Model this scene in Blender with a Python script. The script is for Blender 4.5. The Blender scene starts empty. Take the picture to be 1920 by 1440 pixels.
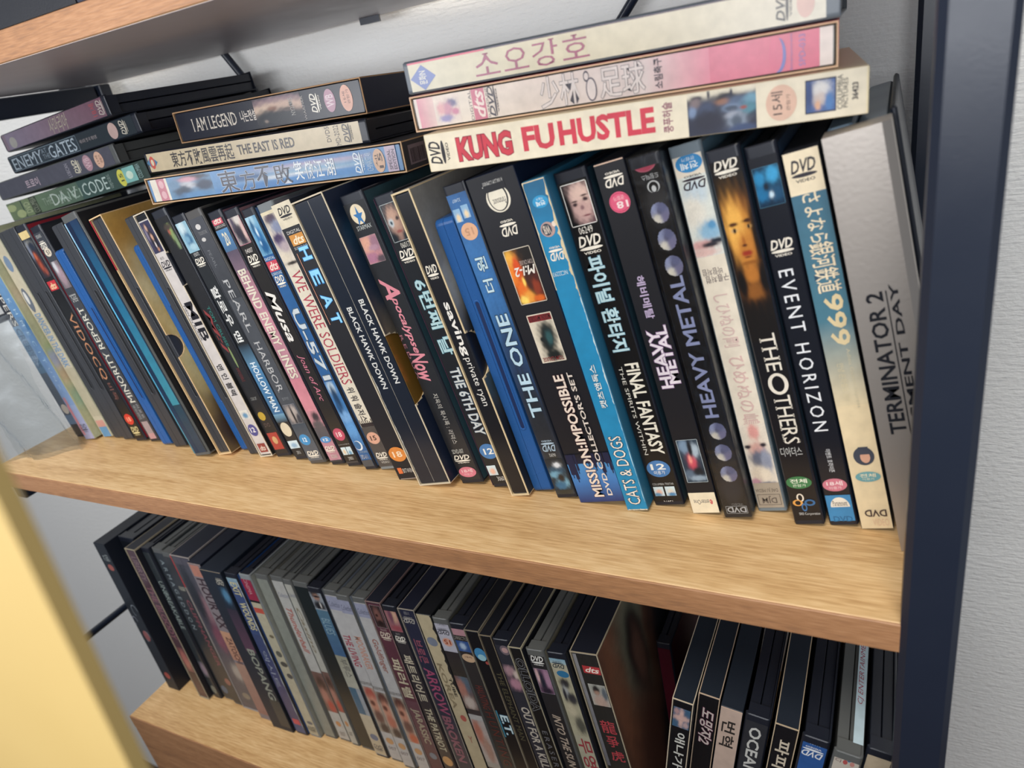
# -*- coding: utf-8 -*-
import bpy, math, random
import numpy as np
from mathutils import Matrix, Vector
random.seed(7); rng=np.random.RandomState(11)
SC=bpy.context.scene; COL=SC.collection
# ---- camera
cam=bpy.data.cameras.new('camera'); co=bpy.data.objects.new('camera',cam); COL.objects.link(co); SC.camera=co
R=((0.8852,-0.0375,0.4638),(0.43,0.4465,-0.7847),(-0.1776,0.894,0.4114))
a=np.array(R); q,_=np.linalg.qr(a); q=q*np.sign((q*a).sum(0))
M=Matrix.Identity(4)
for i in range(3):
    for j in range(3): M[i][j]=q[i][j]
M[0][3],M[1][3],M[2][3]=-0.0862903,-0.2582595,0.2409471
co.matrix_world=M
cam.sensor_width=36; cam.lens=1342.46/1920*36; cam.clip_start=.01; cam.clip_end=20
cam.dof.use_dof=True; cam.dof.focus_distance=.44; cam.dof.aperture_fstop=9.5
# ---- world, lights, exposure
w=bpy.data.worlds.new('room_light'); SC.world=w; w.use_nodes=True
bg=w.node_tree.nodes['Background']; bg.inputs[0].default_value=(.80,.87,1,1); bg.inputs[1].default_value=.29
def area(n,loc,tgt,size,power,col):
    l=bpy.data.lights.new(n,'AREA'); l.shape='RECTANGLE'; l.size,l.size_y=size; l.energy=power; l.color=col
    o=bpy.data.objects.new(n,l); COL.objects.link(o); o.location=loc
    o.rotation_euler=(Vector(tgt)-Vector(loc)).to_track_quat('-Z','Y').to_euler(); return o
area('ceiling_lamp',(-.2,-.75,1.4),(-.3,.1,.0),(.8,.5),17,(1,.94,.84))
area('niche_fill',(-.42,-.46,.25),(-.42,.25,.25),(1.15,.13),4.7,(.94,.96,1))  # added fill light to brighten the wall between the boards, not a real lamp
SC.view_settings.view_transform='Standard'; SC.view_settings.look='None'; SC.view_settings.exposure=0; SC.view_settings.gamma=1
SC.view_settings.use_curve_mapping=False
# ---- helpers
def lin(h):
    if len(h)==3: h=''.join(c*2 for c in h)
    v=[int(h[i:i+2],16)/255 for i in (0,2,4)]
    return tuple(x/12.92 if x<.04045 else ((x+.055)/1.055)**2.4 for x in v)
def newmat(n):
    m=bpy.data.materials.new(n); m.use_nodes=True; nt=m.node_tree; return m,nt,nt.nodes['Principled BSDF']
MC={}
def plastic(hexc,rough=.38,bump=.06,metal=0,trans=0,key=None,spec=.5,alpha=1):
    k=(hexc,rough,bump,metal,trans,alpha)
    if k in MC: return MC[k]
    m,nt,b=newmat('plastic_'+hexc)
    b.inputs['Base Color'].default_value=(*lin(hexc),1); b.inputs['Roughness'].default_value=rough
    b.inputs['Metallic'].default_value=metal; b.inputs['Transmission Weight'].default_value=trans
    b.inputs['Specular IOR Level'].default_value=spec; b.inputs['Alpha'].default_value=alpha
    if trans: b.inputs['IOR'].default_value=1.25
    if bump:
        n=nt.nodes.new('ShaderNodeTexNoise'); n.inputs['Scale'].default_value=900; n.inputs['Detail'].default_value=2
        tc=nt.nodes.new('ShaderNodeTexCoord'); nt.links.new(tc.outputs['Object'],n.inputs['Vector'])
        bp=nt.nodes.new('ShaderNodeBump'); bp.inputs['Strength'].default_value=bump; bp.inputs['Distance'].default_value=.0006
        nt.links.new(n.outputs['Fac'],bp.inputs['Height']); nt.links.new(bp.outputs['Normal'],b.inputs['Normal'])
        n2=nt.nodes.new('ShaderNodeTexNoise'); n2.inputs['Scale'].default_value=35; n2.inputs['Detail'].default_value=4
        nt.links.new(tc.outputs['Object'],n2.inputs['Vector'])
        mr=nt.nodes.new('ShaderNodeMapRange'); mr.inputs[3].default_value=rough-.08; mr.inputs[4].default_value=rough+.12
        nt.links.new(n2.outputs['Fac'],mr.inputs[0]); nt.links.new(mr.outputs[0],b.inputs['Roughness'])
    MC[k]=m; return m
def printmat(n,rough):
    m,nt,b=newmat(n); at=nt.nodes.new('ShaderNodeAttribute'); at.attribute_name='Col'
    tc=nt.nodes.new('ShaderNodeTexCoord'); ns=nt.nodes.new('ShaderNodeTexNoise'); ns.inputs['Scale'].default_value=160; ns.inputs['Detail'].default_value=5
    nt.links.new(tc.outputs['Object'],ns.inputs['Vector'])
    mr=nt.nodes.new('ShaderNodeMapRange'); mr.inputs[1].default_value=.3; mr.inputs[2].default_value=.7; mr.inputs[3].default_value=.9; mr.inputs[4].default_value=1.05
    nt.links.new(ns.outputs['Fac'],mr.inputs[0])
    mx=nt.nodes.new('ShaderNodeMix'); mx.data_type='RGBA'; mx.blend_type='MULTIPLY'; mx.inputs[0].default_value=1
    nt.links.new(at.outputs['Color'],mx.inputs[6]); nt.links.new(mr.outputs[0],mx.inputs[7]); nt.links.new(mx.outputs[2],b.inputs['Base Color'])
    b.inputs['Roughness'].default_value=rough
    return m
PRG=printmat('printed_glossy_insert',.27); PRM=printmat('printed_card',.5)
def mesh(name,V,F,mat,parent=None,scale=.001,cols=None,smooth=False,mats=None,fm=None):
    me=bpy.data.meshes.new(name); me.from_pydata([tuple(x*scale for x in v) for v in V],[],F)
    for m in (mats or [mat]): me.materials.append(m)
    if fm is not None: me.polygons.foreach_set('material_index',fm)
    if cols is not None:
        at=me.color_attributes.new('Col','FLOAT_COLOR','POINT'); arr=np.ones((len(V),4),'f'); arr[:,:3]=cols; at.data.foreach_set('color',arr.ravel())
    if smooth: me.polygons.foreach_set('use_smooth',[True]*len(me.polygons))
    me.update(); o=bpy.data.objects.new(name,me); COL.objects.link(o)
    if parent: o.parent=parent
    return o
class MB:
    def __init__(s): s.V=[];s.F=[];s.fm=[]
    def add(s,V,F,mi=0):
        n=len(s.V); s.V+=[tuple(v) for v in V]; s.F+=[tuple(i+n for i in f) for f in F]; s.fm+=[mi]*len(F); return s
    def box(s,a,b,mi=0,c=0):
        x0,y0,z0=a; x1,y1,z1=b
        if not c:
            s.add([(x0,y0,z0),(x1,y0,z0),(x1,y1,z0),(x0,y1,z0),(x0,y0,z1),(x1,y0,z1),(x1,y1,z1),(x0,y1,z1)],[(3,2,1,0),(4,5,6,7),(0,1,5,4),(1,2,6,5),(2,3,7,6),(3,0,4,7)],mi)
        else:
            o=[(x0+c,y0),(x1-c,y0),(x1,y0+c),(x1,y1-c),(x1-c,y1),(x0+c,y1),(x0,y1-c),(x0,y0+c)]
            i=[(x0+2*c,y0+c),(x1-2*c,y0+c),(x1-c,y0+2*c),(x1-c,y1-2*c),(x1-2*c,y1-c),(x0+2*c,y1-c),(x0+c,y1-2*c),(x0+c,y0+2*c)]
            s.loft([i,o,o,i],[z0,z0+c,z1-c,z1],mi)
        return s
    def loft(s,rings,zs,mi=0,ax=2):
        n=len(rings[0]); V=[];F=[]
        for r,z in zip(rings,zs):
            for x,y in r: V.append((x,y,z) if ax==2 else ((z,x,y) if ax==0 else (x,z,y)))
        for k in range(len(rings)-1):
            for i in range(n):
                j=(i+1)%n; F.append((k*n+i,k*n+j,(k+1)*n+j,(k+1)*n+i))
        F.append(tuple(reversed(range(n)))); F.append(tuple((len(rings)-1)*n+i for i in range(n)))
        if ax==1: F=[tuple(reversed(f)) for f in F]
        s.add(V,F,mi); return s
    def out(s,name,mats,parent=None,smooth=False): return mesh(name,s.V,s.F,None,parent,mats=mats if isinstance(mats,list) else [mats],fm=s.fm,smooth=smooth)
def empty(name,loc=(0,0,0)):
    o=bpy.data.objects.new(name,None); COL.objects.link(o); o.location=[v*.001 for v in loc]; o.empty_display_size=.02; return o
def tag(o,label=None,cat=None,group=None,kind=None):
    if label: o['label']=label
    if cat: o['category']=cat
    if group: o['group']=group
    if kind: o['kind']=kind
    return o
# ---- lettering
TC={}
def glyphs(txt,st,extra=0):
    k=(txt,st,extra)
    if k in TC: return TC[k]
    cu=bpy.data.curves.new('t','FONT'); cu.body=txt; cu.resolution_u=2; cu.fill_mode='FRONT'; cu.size=1
    cj=max(map(ord,txt))>0x2fff; cu.offset=((.022 if 'b' in st else .04 if 'B' in st else 0)+extra)*(.45 if cj and max(map(ord,txt))<0xac00 else .8 if cj else 1)
    if 'i' in st: cu.shear=.3
    if 'w' in st: cu.space_character=1.35
    ob=bpy.data.objects.new('t',cu); me=ob.to_mesh()
    V=np.zeros(len(me.vertices)*3,'f'); me.vertices.foreach_get('co',V); V=V.reshape(-1,3)[:,:2].copy(); F=[tuple(p.vertices) for p in me.polygons]
    ob.to_mesh_clear(); bpy.data.objects.remove(ob); bpy.data.curves.remove(cu)
    if 's' in st and len(V):
        y0,y1=0.,np.percentile(V[:,1],98)
        ex=[]
        for yy,sg in ((y0,1),(y1,-1)):
            xs=np.sort(V[abs(V[:,1]-yy)<.03][:,0]); 
            if not len(xs): continue
            cl=[[xs[0],xs[0]]]
            for x in xs[1:]:
                if x-cl[-1][1]<.13: cl[-1][1]=x
                else: cl.append([x,x])
            for p,r in cl:
                if .03<r-p<.34: ex.append((p-.05,r+.05,yy-.01*sg,yy+.035*sg))
        V=list(map(tuple,V))
        for p,r,ya,yb in ex:
            n=len(V); V+=[(p,min(ya,yb)),(r,min(ya,yb)),(r,max(ya,yb)),(p,max(ya,yb))]; F.append((n,n+1,n+2,n+3))
        V=np.array(V)
    TC[k]=(V,F); return V,F
BASEB={}
class Print:
    def __init__(s,t,h,y0=-.1,u=(0,1),wl=None,axis='f'):
        s.t=t;s.h=h;s.y=y0;s.V=[];s.F=[];s.C=[];s.k=0;s.u=u;s.wl=wl or (0,h);s.axis=axis
    def cu(s,u): return min(max(u,s.u[0]),s.u[1])
    def cw(s,w): return min(max(w,s.wl[0]),s.wl[1])
    def put(s,P,F,c):
        n=len(s.V); d=s.y-s.k*.02
        for x,w in P:
            s.V.append((x,d,w) if s.axis=='f' else (d,x,w))
        s.F+= [tuple(i+n for i in f) for f in F]
        if isinstance(c,str): s.C+=[lin(c)]*len(P)
        else: s.C+=list(c)
    def quad(s,w0,w1,u0,u1,c,c2=None):
        a,b=s.cu(u0)*s.t,s.cu(u1)*s.t; w0,w1=s.cw(w0),s.cw(w1)
        if b-a<.01 or w1-w0<.01: return
        C=c if c2 is None else [lin(c2),lin(c2),lin(c),lin(c)]
        s.put([(a,w0),(b,w0),(b,w1),(a,w1)],[(0,1,2,3)],C)
    def ell(s,cx,cw,rx,rw,c,n=28):
        P=[(cx+rx*math.cos(2*math.pi*i/n),cw+rw*math.sin(2*math.pi*i/n)) for i in range(n)]
        lo,hi=s.u[0]*s.t,s.u[1]*s.t; P=[(min(max(x,lo),hi),s.cw(w)) for x,w in P]
        s.put(P,[tuple(range(n))],c)
    def text(s,w0,w1,u0,u1,c,d,txt,st='',extra=0,grow=0):
        V,F=glyphs(txt,st,extra)
        if len(V)==0: return
        V0=glyphs(txt,st)[0] if grow else V
        a,b=V0.min(0),V0.max(0); sp=np.maximum(b-a,1e-6); N=(V-a)/sp
        if len(txt)==1 and txt in '★': pass
        x0,x1=u0*s.t,u1*s.t
        if d=='h': P=[(x0+p[0]*(x1-x0),w0+p[1]*(w1-w0)) for p in N]
        elif d=='f': P=[(x1-p[0]*(x1-x0),w1-p[1]*(w1-w0)) for p in N]
        elif d=='d': P=[(x0+p[1]*(x1-x0),w1-p[0]*(w1-w0)) for p in N]
        else: P=[(x1-p[1]*(x1-x0),w0+p[0]*(w1-w0)) for p in N]
        lo,hi=s.u[0]*s.t,s.u[1]*s.t
        s.put([(min(max(x,lo),hi),s.cw(w)) for x,w in P],F,c)
    def image(s,w0,w1,u0,u1,base,blobs,cell,rd=False,hole=None):
        u0,u1=s.cu(u0),s.cu(u1); W=(u1-u0)*s.t; 
        w0c,w1c=w0,w1
        nx=max(2,int(math.ceil(W/cell))); ny=max(2,int(math.ceil((w1-w0)/cell)))
        X,Y=np.meshgrid(np.linspace(0,1,nx+1),np.linspace(0,1,ny+1))
        c=np.ones(X.shape+(3,))*np.array(lin(base))
        wob=.06*np.sin(X*23+Y*17)+.05*np.sin(Y*41-X*31)
        for b in blobs:
            d2=((X-b[0])/b[2])**2+((Y-b[1])/b[3])**2; d2=d2*(1+wob*2)
            wgt=(1/(1+np.clip(d2,0,50)**3.2))[...,None]; c=c*(1-wgt)+np.array(lin(b[4]))*wgt
        c*=1+.10*(rng.rand(*X.shape)-.5)[...,None]
        P=[(u0*s.t+x*W,s.cw(w1-y*(w1-w0))) for x,y in zip(X.ravel(),Y.ravel())]
        F=[]
        for j in range(ny):
            for i in range(nx):
                if rd and ((i+.5)/nx-.5)**2+((j+.5)/ny-.5)**2>.25: continue
                if hole:
                    px=u0*s.t+(i+.5)/nx*W; pw=w1-(j+.5)/ny*(w1-w0)
                    if (px-hole[0])**2+(pw-hole[1])**2<(hole[2]+.5)**2: continue
                n=j*(nx+1)+i; F.append((n+nx+1,n+nx+2,n+1,n))
        s.put(P,F,c.reshape(-1,3))
    def run(s,els):
        for e in els:
            s.k+=1; k=e[0]
            if k=='R': s.quad(e[1],e[2],e[3],e[4],e[5])
            elif k=='G': s.quad(e[1],e[2],e[3],e[4],e[5],e[6])
            elif k=='E': s.ell((e[3]+e[4])/2*s.t,(e[1]+e[2])/2,(e[4]-e[3])/2*s.t,(e[2]-e[1])/2,e[5])
            elif k=='T':
                if len(e)>9: s.text(e[1],e[2],e[3],e[4],e[9],e[6],e[7],e[8],.03,1); s.k+=1
                s.text(e[1],e[2],e[3],e[4],e[5],e[6],e[7],e[8])
            elif k=='I':
                s.image(e[1],e[2],e[3],e[4],e[5],e[6],e[7],rd=len(e)>8)
            elif k=='D':
                w0,w1,u0,u1,c,d=e[1:7]; H=w1-w0; U=u1-u0
                if d=='h': s.text(w0+.42*H,w1,u0,u1,c,d,'DVD','bi'); s.ell((u0+u1)/2*s.t,w0+.3*H,U/2*s.t,.09*H,c); s.text(w0,w0+.14*H,u0+.12*U,u1-.12*U,c,d,'VIDEO','b')
                else: s.text(w0,w0+.58*H,u0,u1,c,d,'DVD','bi'); s.ell((u0+u1)/2*s.t,w0+.7*H,U/2*s.t,.09*H,c); s.text(w0+.86*H,w1,u0+.12*U,u1-.12*U,c,d,'VIDEO','b')
            elif k=='F':
                w0,w1,u0,u1,c,wd=e[1:7]; f=wd/s.t
                s.quad(w0,w0+wd,u0,u1,c); s.quad(w1-wd,w1,u0,u1,c); s.quad(w0,w1,u0,u0+f,c); s.quad(w0,w1,u1-f,u1,c)
            elif k=='Q':
                w,u,r,c=e[1:5]; s.put([(u*s.t,w-r),(u*s.t+r*.8,w),(u*s.t,w+r),(u*s.t-r*.8,w)],[(0,1,2,3)],c)
            elif k=='C':
                w,u,r,c=e[1:5]; n=14; P=[]
                for i in range(n): a=i/(n-1)*4.2; P+= [(s.cu((u*s.t+r*math.cos(a))/s.t)*s.t,w+r*1.8*math.sin(a)),(s.cu((u*s.t+(r+.7)*math.cos(a))/s.t)*s.t,w+(r+.7)*1.8*math.sin(a))]
                s.put(P,[(2*i,2*i+1,2*i+3,2*i+2) for i in range(n-1)],c)
            elif k=='S':
                w0,w1,c,side,amp,n,seed=e[1:8]; rr=random.Random(seed); lo,hi=s.u[0]*s.t,s.u[1]*s.t
                if side=='b':
                    w0=max(w0,.3)
                    for i in range(n):
                        a=lo+(hi-lo)*i/n; s.put([(a,w0),(a+(hi-lo)/n*1.1,w0),(a+(hi-lo)/n*rr.random(),w0+amp*rr.random())],[(0,1,2)],c)
                    continue
                P=[];F=[];prev=0
                for i in range(n+1):
                    w=w0+(w1-w0)*i/n; v=rr.random(); dp=amp*(v*v if rr.random()<.75 else v); dp=(dp+prev)/2; prev=dp
                    e0=lo if side=='l' else (hi if side=='r' else (lo+hi)/2); sg=1 if side=='l' else -1
                    P+=[(e0,s.cw(w)),(e0+sg*max(dp,.04),s.cw(w+rr.uniform(-.4,.4)))]
                F=[(2*i,2*i+1,2*i+3,2*i+2) if side=='l' else (2*i,2*i+2,2*i+3,2*i+1) for i in range(n)]
                F=[f if side!='l' else f for f in F]
                s.put(P,F,c)
    def out(s,name,mat,parent): return mesh(name,s.V,s.F,mat,parent,cols=np.array(s.C,'f'))
CASES=[
{'name':'dvd_box','typ':'box','label':'thick brushed silver metal box beside the black post, black sideways title lettering','x':-77.4,'y':49,'z':0,'th':10.3,'t':24,'h':194,'base':'9d9086','mat':'steel','side':'b9cdcb','back':'16202e','group':'DVD cases leaning in the row on the middle shelf','el':[('T',63.0,129.3,0.2,0.47,'15161c','u','TERMINATOR 2','b'),('R',62.2,129.3,0.51,0.53,'15161c'),('T',47.9,131.9,0.57,0.74,'15161c','u','JUDGMENT DAY','b')]},
{'name':'dvd_case','typ':'box','label':'blue to cream DVD box with Japanese title, 999 and cartoon hair portrait','x':-94.7,'y':62.5,'z':0,'th':10.35,'t':14.2,'h':187.4,'base':'e6d3ac','side':'22242c','group':'DVD cases leaning in the row on the middle shelf','el':[('R',169.3,187.6,0.0,1.0,'ecdcbc'),('G',111.9,169.3,0.0,1.0,'3c6a80','47788a'),('G',69.1,111.9,0.0,1.0,'47788a','e0cfaa'),('D',174.3,183.7,0.15,0.85,'26222c','h', None),('T',147.7,169.3,0.3,0.8,'e8d8b8','d','さよなら','b'),('T',125.0,147.7,0.2,0.9,'e8d8b8','d','銀河鉄道','b','2b4a60'),('T',99.4,124.0,0.3,0.85,'dcc89c','d','999','b'),('T',67.7,97.6,0.62,0.76,'c8bfa2','d','Adieu Galaxy Express',''),('T',71.8,90.9,0.3,0.5,'d6caa8','d','안녕 은하철도 999',''),('E',36.8,46.8,0.22,0.85,'3e4452'),('E',38.0,44.5,0.42,0.72,'d8a68c'),('R',42.7,46.8,0.4,0.7,'3e4452'),('E',27.5,33.2,0.15,0.92,'6da5ab'),('T',30.0,32.1,0.29,0.78,'e6dcbe','h','전체','b'),('T',28.4,29.7,0.35,0.72,'e6dcbe','h','이용가',''),('T',7.5,11.5,0.2,0.88,'4a3a38','f','DVD','b'),('T',2.1,6.2,0.4,0.9,'dfc0a0','h','VIDEO','')]},
{'name':'dvd_case','typ':'keep','label':'black DVD case with blue face picture on top and wide rounded white title','x':-109.3,'y':62.2,'z':0,'th':10.3,'t':13.5,'h':191.5,'base':'10131d','side':'1d3550','group':'DVD cases leaning in the row on the middle shelf','el':[('I',165.2,182.2,0.12,0.9,'0a2238',[(0.2,0.3,0.22,0.2,'2a86b8'),(0.72,0.22,0.25,0.22,'3f9fd0'),(0.2,0.65,0.3,0.2,'1f6f9f'),(0.75,0.7,0.28,0.2,'1c4d70'),(0.55,0.72,0.08,0.08,'cfe6f2'),(0.4,0.5,0.1,0.1,'123')],0.6),('F',165.2,182.2,0.12,0.9,'4a7f9a',0.15),('D',142.6,150.4,0.15,0.85,'f0e8d8','h', None),('T',54.5,136.4,0.22,0.68,'eef0f2','d','EVENT HORIZON','w'),('T',31.5,44.5,0.42,0.6,'e4e4e4','d','이벤트 호라이즌',''),('E',20.4,27.8,0.08,0.9,'cf7a8a'),('T',23.7,26.3,0.22,0.76,'f0d8d8','h','18세','b'),('T',21.6,23.2,0.28,0.7,'f0d8d8','h','이용가',''),('R',2.9,18.2,0.0,1,'3d86b8'),('E',6.1,16.9,0.2,0.85,'e8e0d0'),('R',5.5,11.2,0.15,0.9,'3d86b8'),('T',11.9,15.0,0.28,0.78,'2a2a38','h','Paramount','s'),('T',2.3,5.8,0.2,0.85,'2a6a98','h','DVD','b')]},
{'name':'dvd_case','typ':'keep','label':'black DVD case with golden woman face photo and spiky white serif title','x':-125.5,'y':59.4,'z':0,'th':10.0,'t':14.6,'h':191.9,'base':'131114','side':'1c3446','group':'DVD cases leaning in the row on the middle shelf','el':[('I',102.5,180.4,0.06,0.94,'15110f',[(0.5,0.2,0.5,0.09,'6a3c1c'),(0.5,0.34,0.44,0.17,'cc8838'),(0.36,0.3,0.3,0.15,'ecb054'),(0.6,0.43,0.32,0.1,'c07c34'),(0.98,0.38,0.13,0.2,'1c120c'),(0.0,0.48,0.08,0.1,'2a1a10'),(0.3,0.276,0.15,0.011,'52301a'),(0.78,0.268,0.14,0.011,'422412'),(0.3,0.312,0.11,0.011,'c8a06c'),(0.31,0.312,0.045,0.015,'1c120e'),(0.8,0.302,0.09,0.01,'c09458'),(0.79,0.302,0.04,0.013,'1c120e'),(0.53,0.385,0.05,0.028,'a86428'),(0.53,0.405,0.08,0.008,'5a2c14'),(0.55,0.452,0.17,0.016,'9c3422'),(0.55,0.475,0.1,0.006,'7c3c1c'),(0.56,0.51,0.26,0.012,'8c5420'),(0.55,0.58,0.27,0.06,'b87430'),(0.5,0.68,0.42,0.05,'8c5624'),(0.15,0.63,0.15,0.1,'120d0b'),(0.92,0.62,0.15,0.1,'120d0b')],0.35),('D',179.5,187.3,0.15,0.85,'f0e8d8','h', None),('T',87.1,106.2,0.3,0.78,'e8e0d0','d','THE','s'),('E',74.6,85.9,0.24,0.86,'e8e0d0'),('E',76.1,84.5,0.36,0.74,'131114'),('T',47.7,74.1,0.3,0.82,'e8e0d0','d','THERS','s'),('T',40.7,45.8,0.12,0.8,'c8c8c4','h','디아더스',''),('E',21.8,29.0,0.05,0.88,'3f7a4a'),('T',25.0,27.5,0.19,0.74,'e8ecd8','h','전체','b'),('T',22.9,24.5,0.25,0.68,'e8ecd8','h','관람가',''),('E',14.1,18.9,0.28,0.52,'e8dcc8'),('E',14.8,18.3,0.33,0.47,'131114'),('E',11.6,15.4,0.12,0.45,'e0a050'),('E',12.2,14.8,0.2,0.38,'131114'),('E',11.6,15.4,0.5,0.85,'3a6a9a'),('E',12.5,14.5,0.57,0.78,'131114'),('E',8.4,13.2,0.38,0.56,'3f6fa0'),('E',9.3,12.2,0.42,0.52,'131114'),('T',5.8,7.7,0.25,0.95,'d0d0cc','h','SRE Corporation','')]},
{'name':'dvd_case','typ':'keep','label':'pale watercolour DVD case, sky at top and cartoon figure with dark hair below','x':-144.6,'y':67,'z':0,'th':9.5,'t':15,'h':194,'base':'e8ddca','mat':'clear_shell','shell':'8d9aa2','side':'6f93a8','group':'DVD cases leaning in the row on the middle shelf','el':[('I',142.2,179.8,0.0,1.0,'dfe2d8',[(0.5,0.2,0.4,0.15,'c9d8e0'),(0.3,0.45,0.4,0.2,'e8e2d4'),(0.7,0.7,0.4,0.12,'8fb8d2'),(0.8,0.62,0.15,0.05,'5f9ac4'),(0.3,0.85,0.5,0.06,'d8a8a4'),(0.85,0.82,0.25,0.03,'2a2f3a'),(0.6,0.86,0.3,0.03,'262a34'),(0.3,0.95,0.5,0.05,'e0bcb4')],0.6),('E',181.4,189.5,0.12,0.92,'3f8dc4'),('T',182.9,186.0,0.26,0.78,'e8f0f0','f','전체','b'),('T',186.5,188.1,0.32,0.72,'e8f0f0','f','관람가',''),('D',173.7,180.2,0.2,0.9,'38303a','f', None),('T',133.0,136.4,0.15,0.75,'5a4a50','f','바람처럼',''),('T',129.3,132.8,0.2,0.9,'5a4a50','f','구름처럼',''),('T',95.9,123.1,0.25,0.75,'d8bcb4','d','しひぬの剛','b'),('T',51.4,90.8,0.25,0.8,'d8b8b0','d','ひめぬの嶋','b'),('I',15.7,53.0,0.0,1.0,'e6dccb',[(0.5,0.12,0.2,0.12,'e0a098'),(0.5,0.4,0.3,0.12,'d8a89c'),(0.5,0.55,0.36,0.13,'5c6478'),(0.75,0.6,0.2,0.2,'8c94a8'),(0.3,0.8,0.3,0.12,'d8cbb8'),(0.62,0.8,0.2,0.1,'e4d8c4'),(0.15,0.92,0.2,0.06,'b88c98'),(0.6,0.96,0.4,0.04,'6c7080'),(0.15,0.35,0.12,0.03,'2a2430'),(0.75,0.33,0.12,0.03,'2a2430')],0.5),('R',1.0,18.0,0.0,1.0,'a59a8a'),('T',12.4,15.0,0.1,0.85,'5a5048','f','DAE JU MEDIA',''),('F',4.3,11.0,0.12,0.88,'6a6058',0.3),('T',5.4,10.0,0.25,0.75,'6a6058','f','DJM','b')]},
{'name':'dvd_case','typ':'keep','label':'thick shrink-wrapped black DVD case with silver discs and metallic capitals title','x':-160.5,'y':58.1,'z':0,'th':9.6,'t':14.9,'h':192.5,'base':'17181c','side':'2c3440','wrap':1,'group':'DVD cases leaning in the row on the middle shelf','el':[('I',3.6,188.2,0.0,1.0,'15161b',[(0.6,0.1,0.4,0.05,'3a3a3c'),(0.3,0.3,0.3,0.1,'121318'),(0.7,0.8,0.5,0.1,'2a2a2e'),(0.5,0.92,0.4,0.05,'34343a')],1.2),('E',185.3,192.7,0.14,0.84,'c86a7c'),('E',185.8,192.2,0.17,0.81,'b84a60'),('T',187.7,190.6,0.24,0.74,'ecc8cc','f','18세이용가',''),('T',181.7,184.1,0.3,0.82,'e0e0dc','f','드림믹스',''),('E',175.6,181.0,0.4,0.78,'e8e8e4'),('E',175.6,180.5,0.44,0.74,'17181c'),('E',175.9,178.8,0.52,0.66,'e8e8e4'),('I',161.5,171.0,0.3,0.86,'8f93ae',[(0.35,0.25,0.35,0.25,'a9b0d0'),(0.3,0.8,0.3,0.25,'f4ecda'),(0.55,0.4,0.2,0.2,'6a6a80'),(0.8,0.75,0.3,0.3,'8a86a4'),(0.7,0.2,0.3,0.3,'75789a')],0.4,'round'),('I',148.5,158.7,0.3,0.86,'8f93ae',[(0.35,0.25,0.35,0.25,'a9b0d0'),(0.3,0.8,0.3,0.25,'f4ecda'),(0.55,0.4,0.2,0.2,'6a6a80'),(0.8,0.75,0.3,0.3,'8a86a4'),(0.7,0.2,0.3,0.3,'75789a')],0.4,'round'),('I',135.9,145.9,0.3,0.86,'8f93ae',[(0.35,0.25,0.35,0.25,'a9b0d0'),(0.3,0.8,0.3,0.25,'f4ecda'),(0.55,0.4,0.2,0.2,'6a6a80'),(0.8,0.75,0.3,0.3,'8a86a4'),(0.7,0.2,0.3,0.3,'75789a')],0.4,'round'),('I',47.8,57.5,0.3,0.86,'8f93ae',[(0.35,0.25,0.35,0.25,'a9b0d0'),(0.3,0.8,0.3,0.25,'f4ecda'),(0.55,0.4,0.2,0.2,'6a6a80'),(0.8,0.75,0.3,0.3,'8a86a4'),(0.7,0.2,0.3,0.3,'75789a')],0.4,'round'),('I',35.2,45.0,0.3,0.86,'8f93ae',[(0.35,0.25,0.35,0.25,'a9b0d0'),(0.3,0.8,0.3,0.25,'f4ecda'),(0.55,0.4,0.2,0.2,'6a6a80'),(0.8,0.75,0.3,0.3,'8a86a4'),(0.7,0.2,0.3,0.3,'75789a')],0.4,'round'),('I',22.6,32.0,0.3,0.86,'8f93ae',[(0.35,0.25,0.35,0.25,'a9b0d0'),(0.3,0.8,0.3,0.25,'f4ecda'),(0.55,0.4,0.2,0.2,'6a6a80'),(0.8,0.75,0.3,0.3,'8a86a4'),(0.7,0.2,0.3,0.3,'75789a')],0.4,'round'),('T',60.5,135.9,0.3,0.76,'a9b0d4','u','HEAVY METAL','b'),('F',2.9,7.6,0.16,0.9,'c8c8c8',0.25),('T',3.6,7.0,0.2,0.86,'dcdcdc','f','DVD','b'),('T',8.0,9.3,0.4,0.8,'9a9a9a','f','VIDEO','')]},
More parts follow.
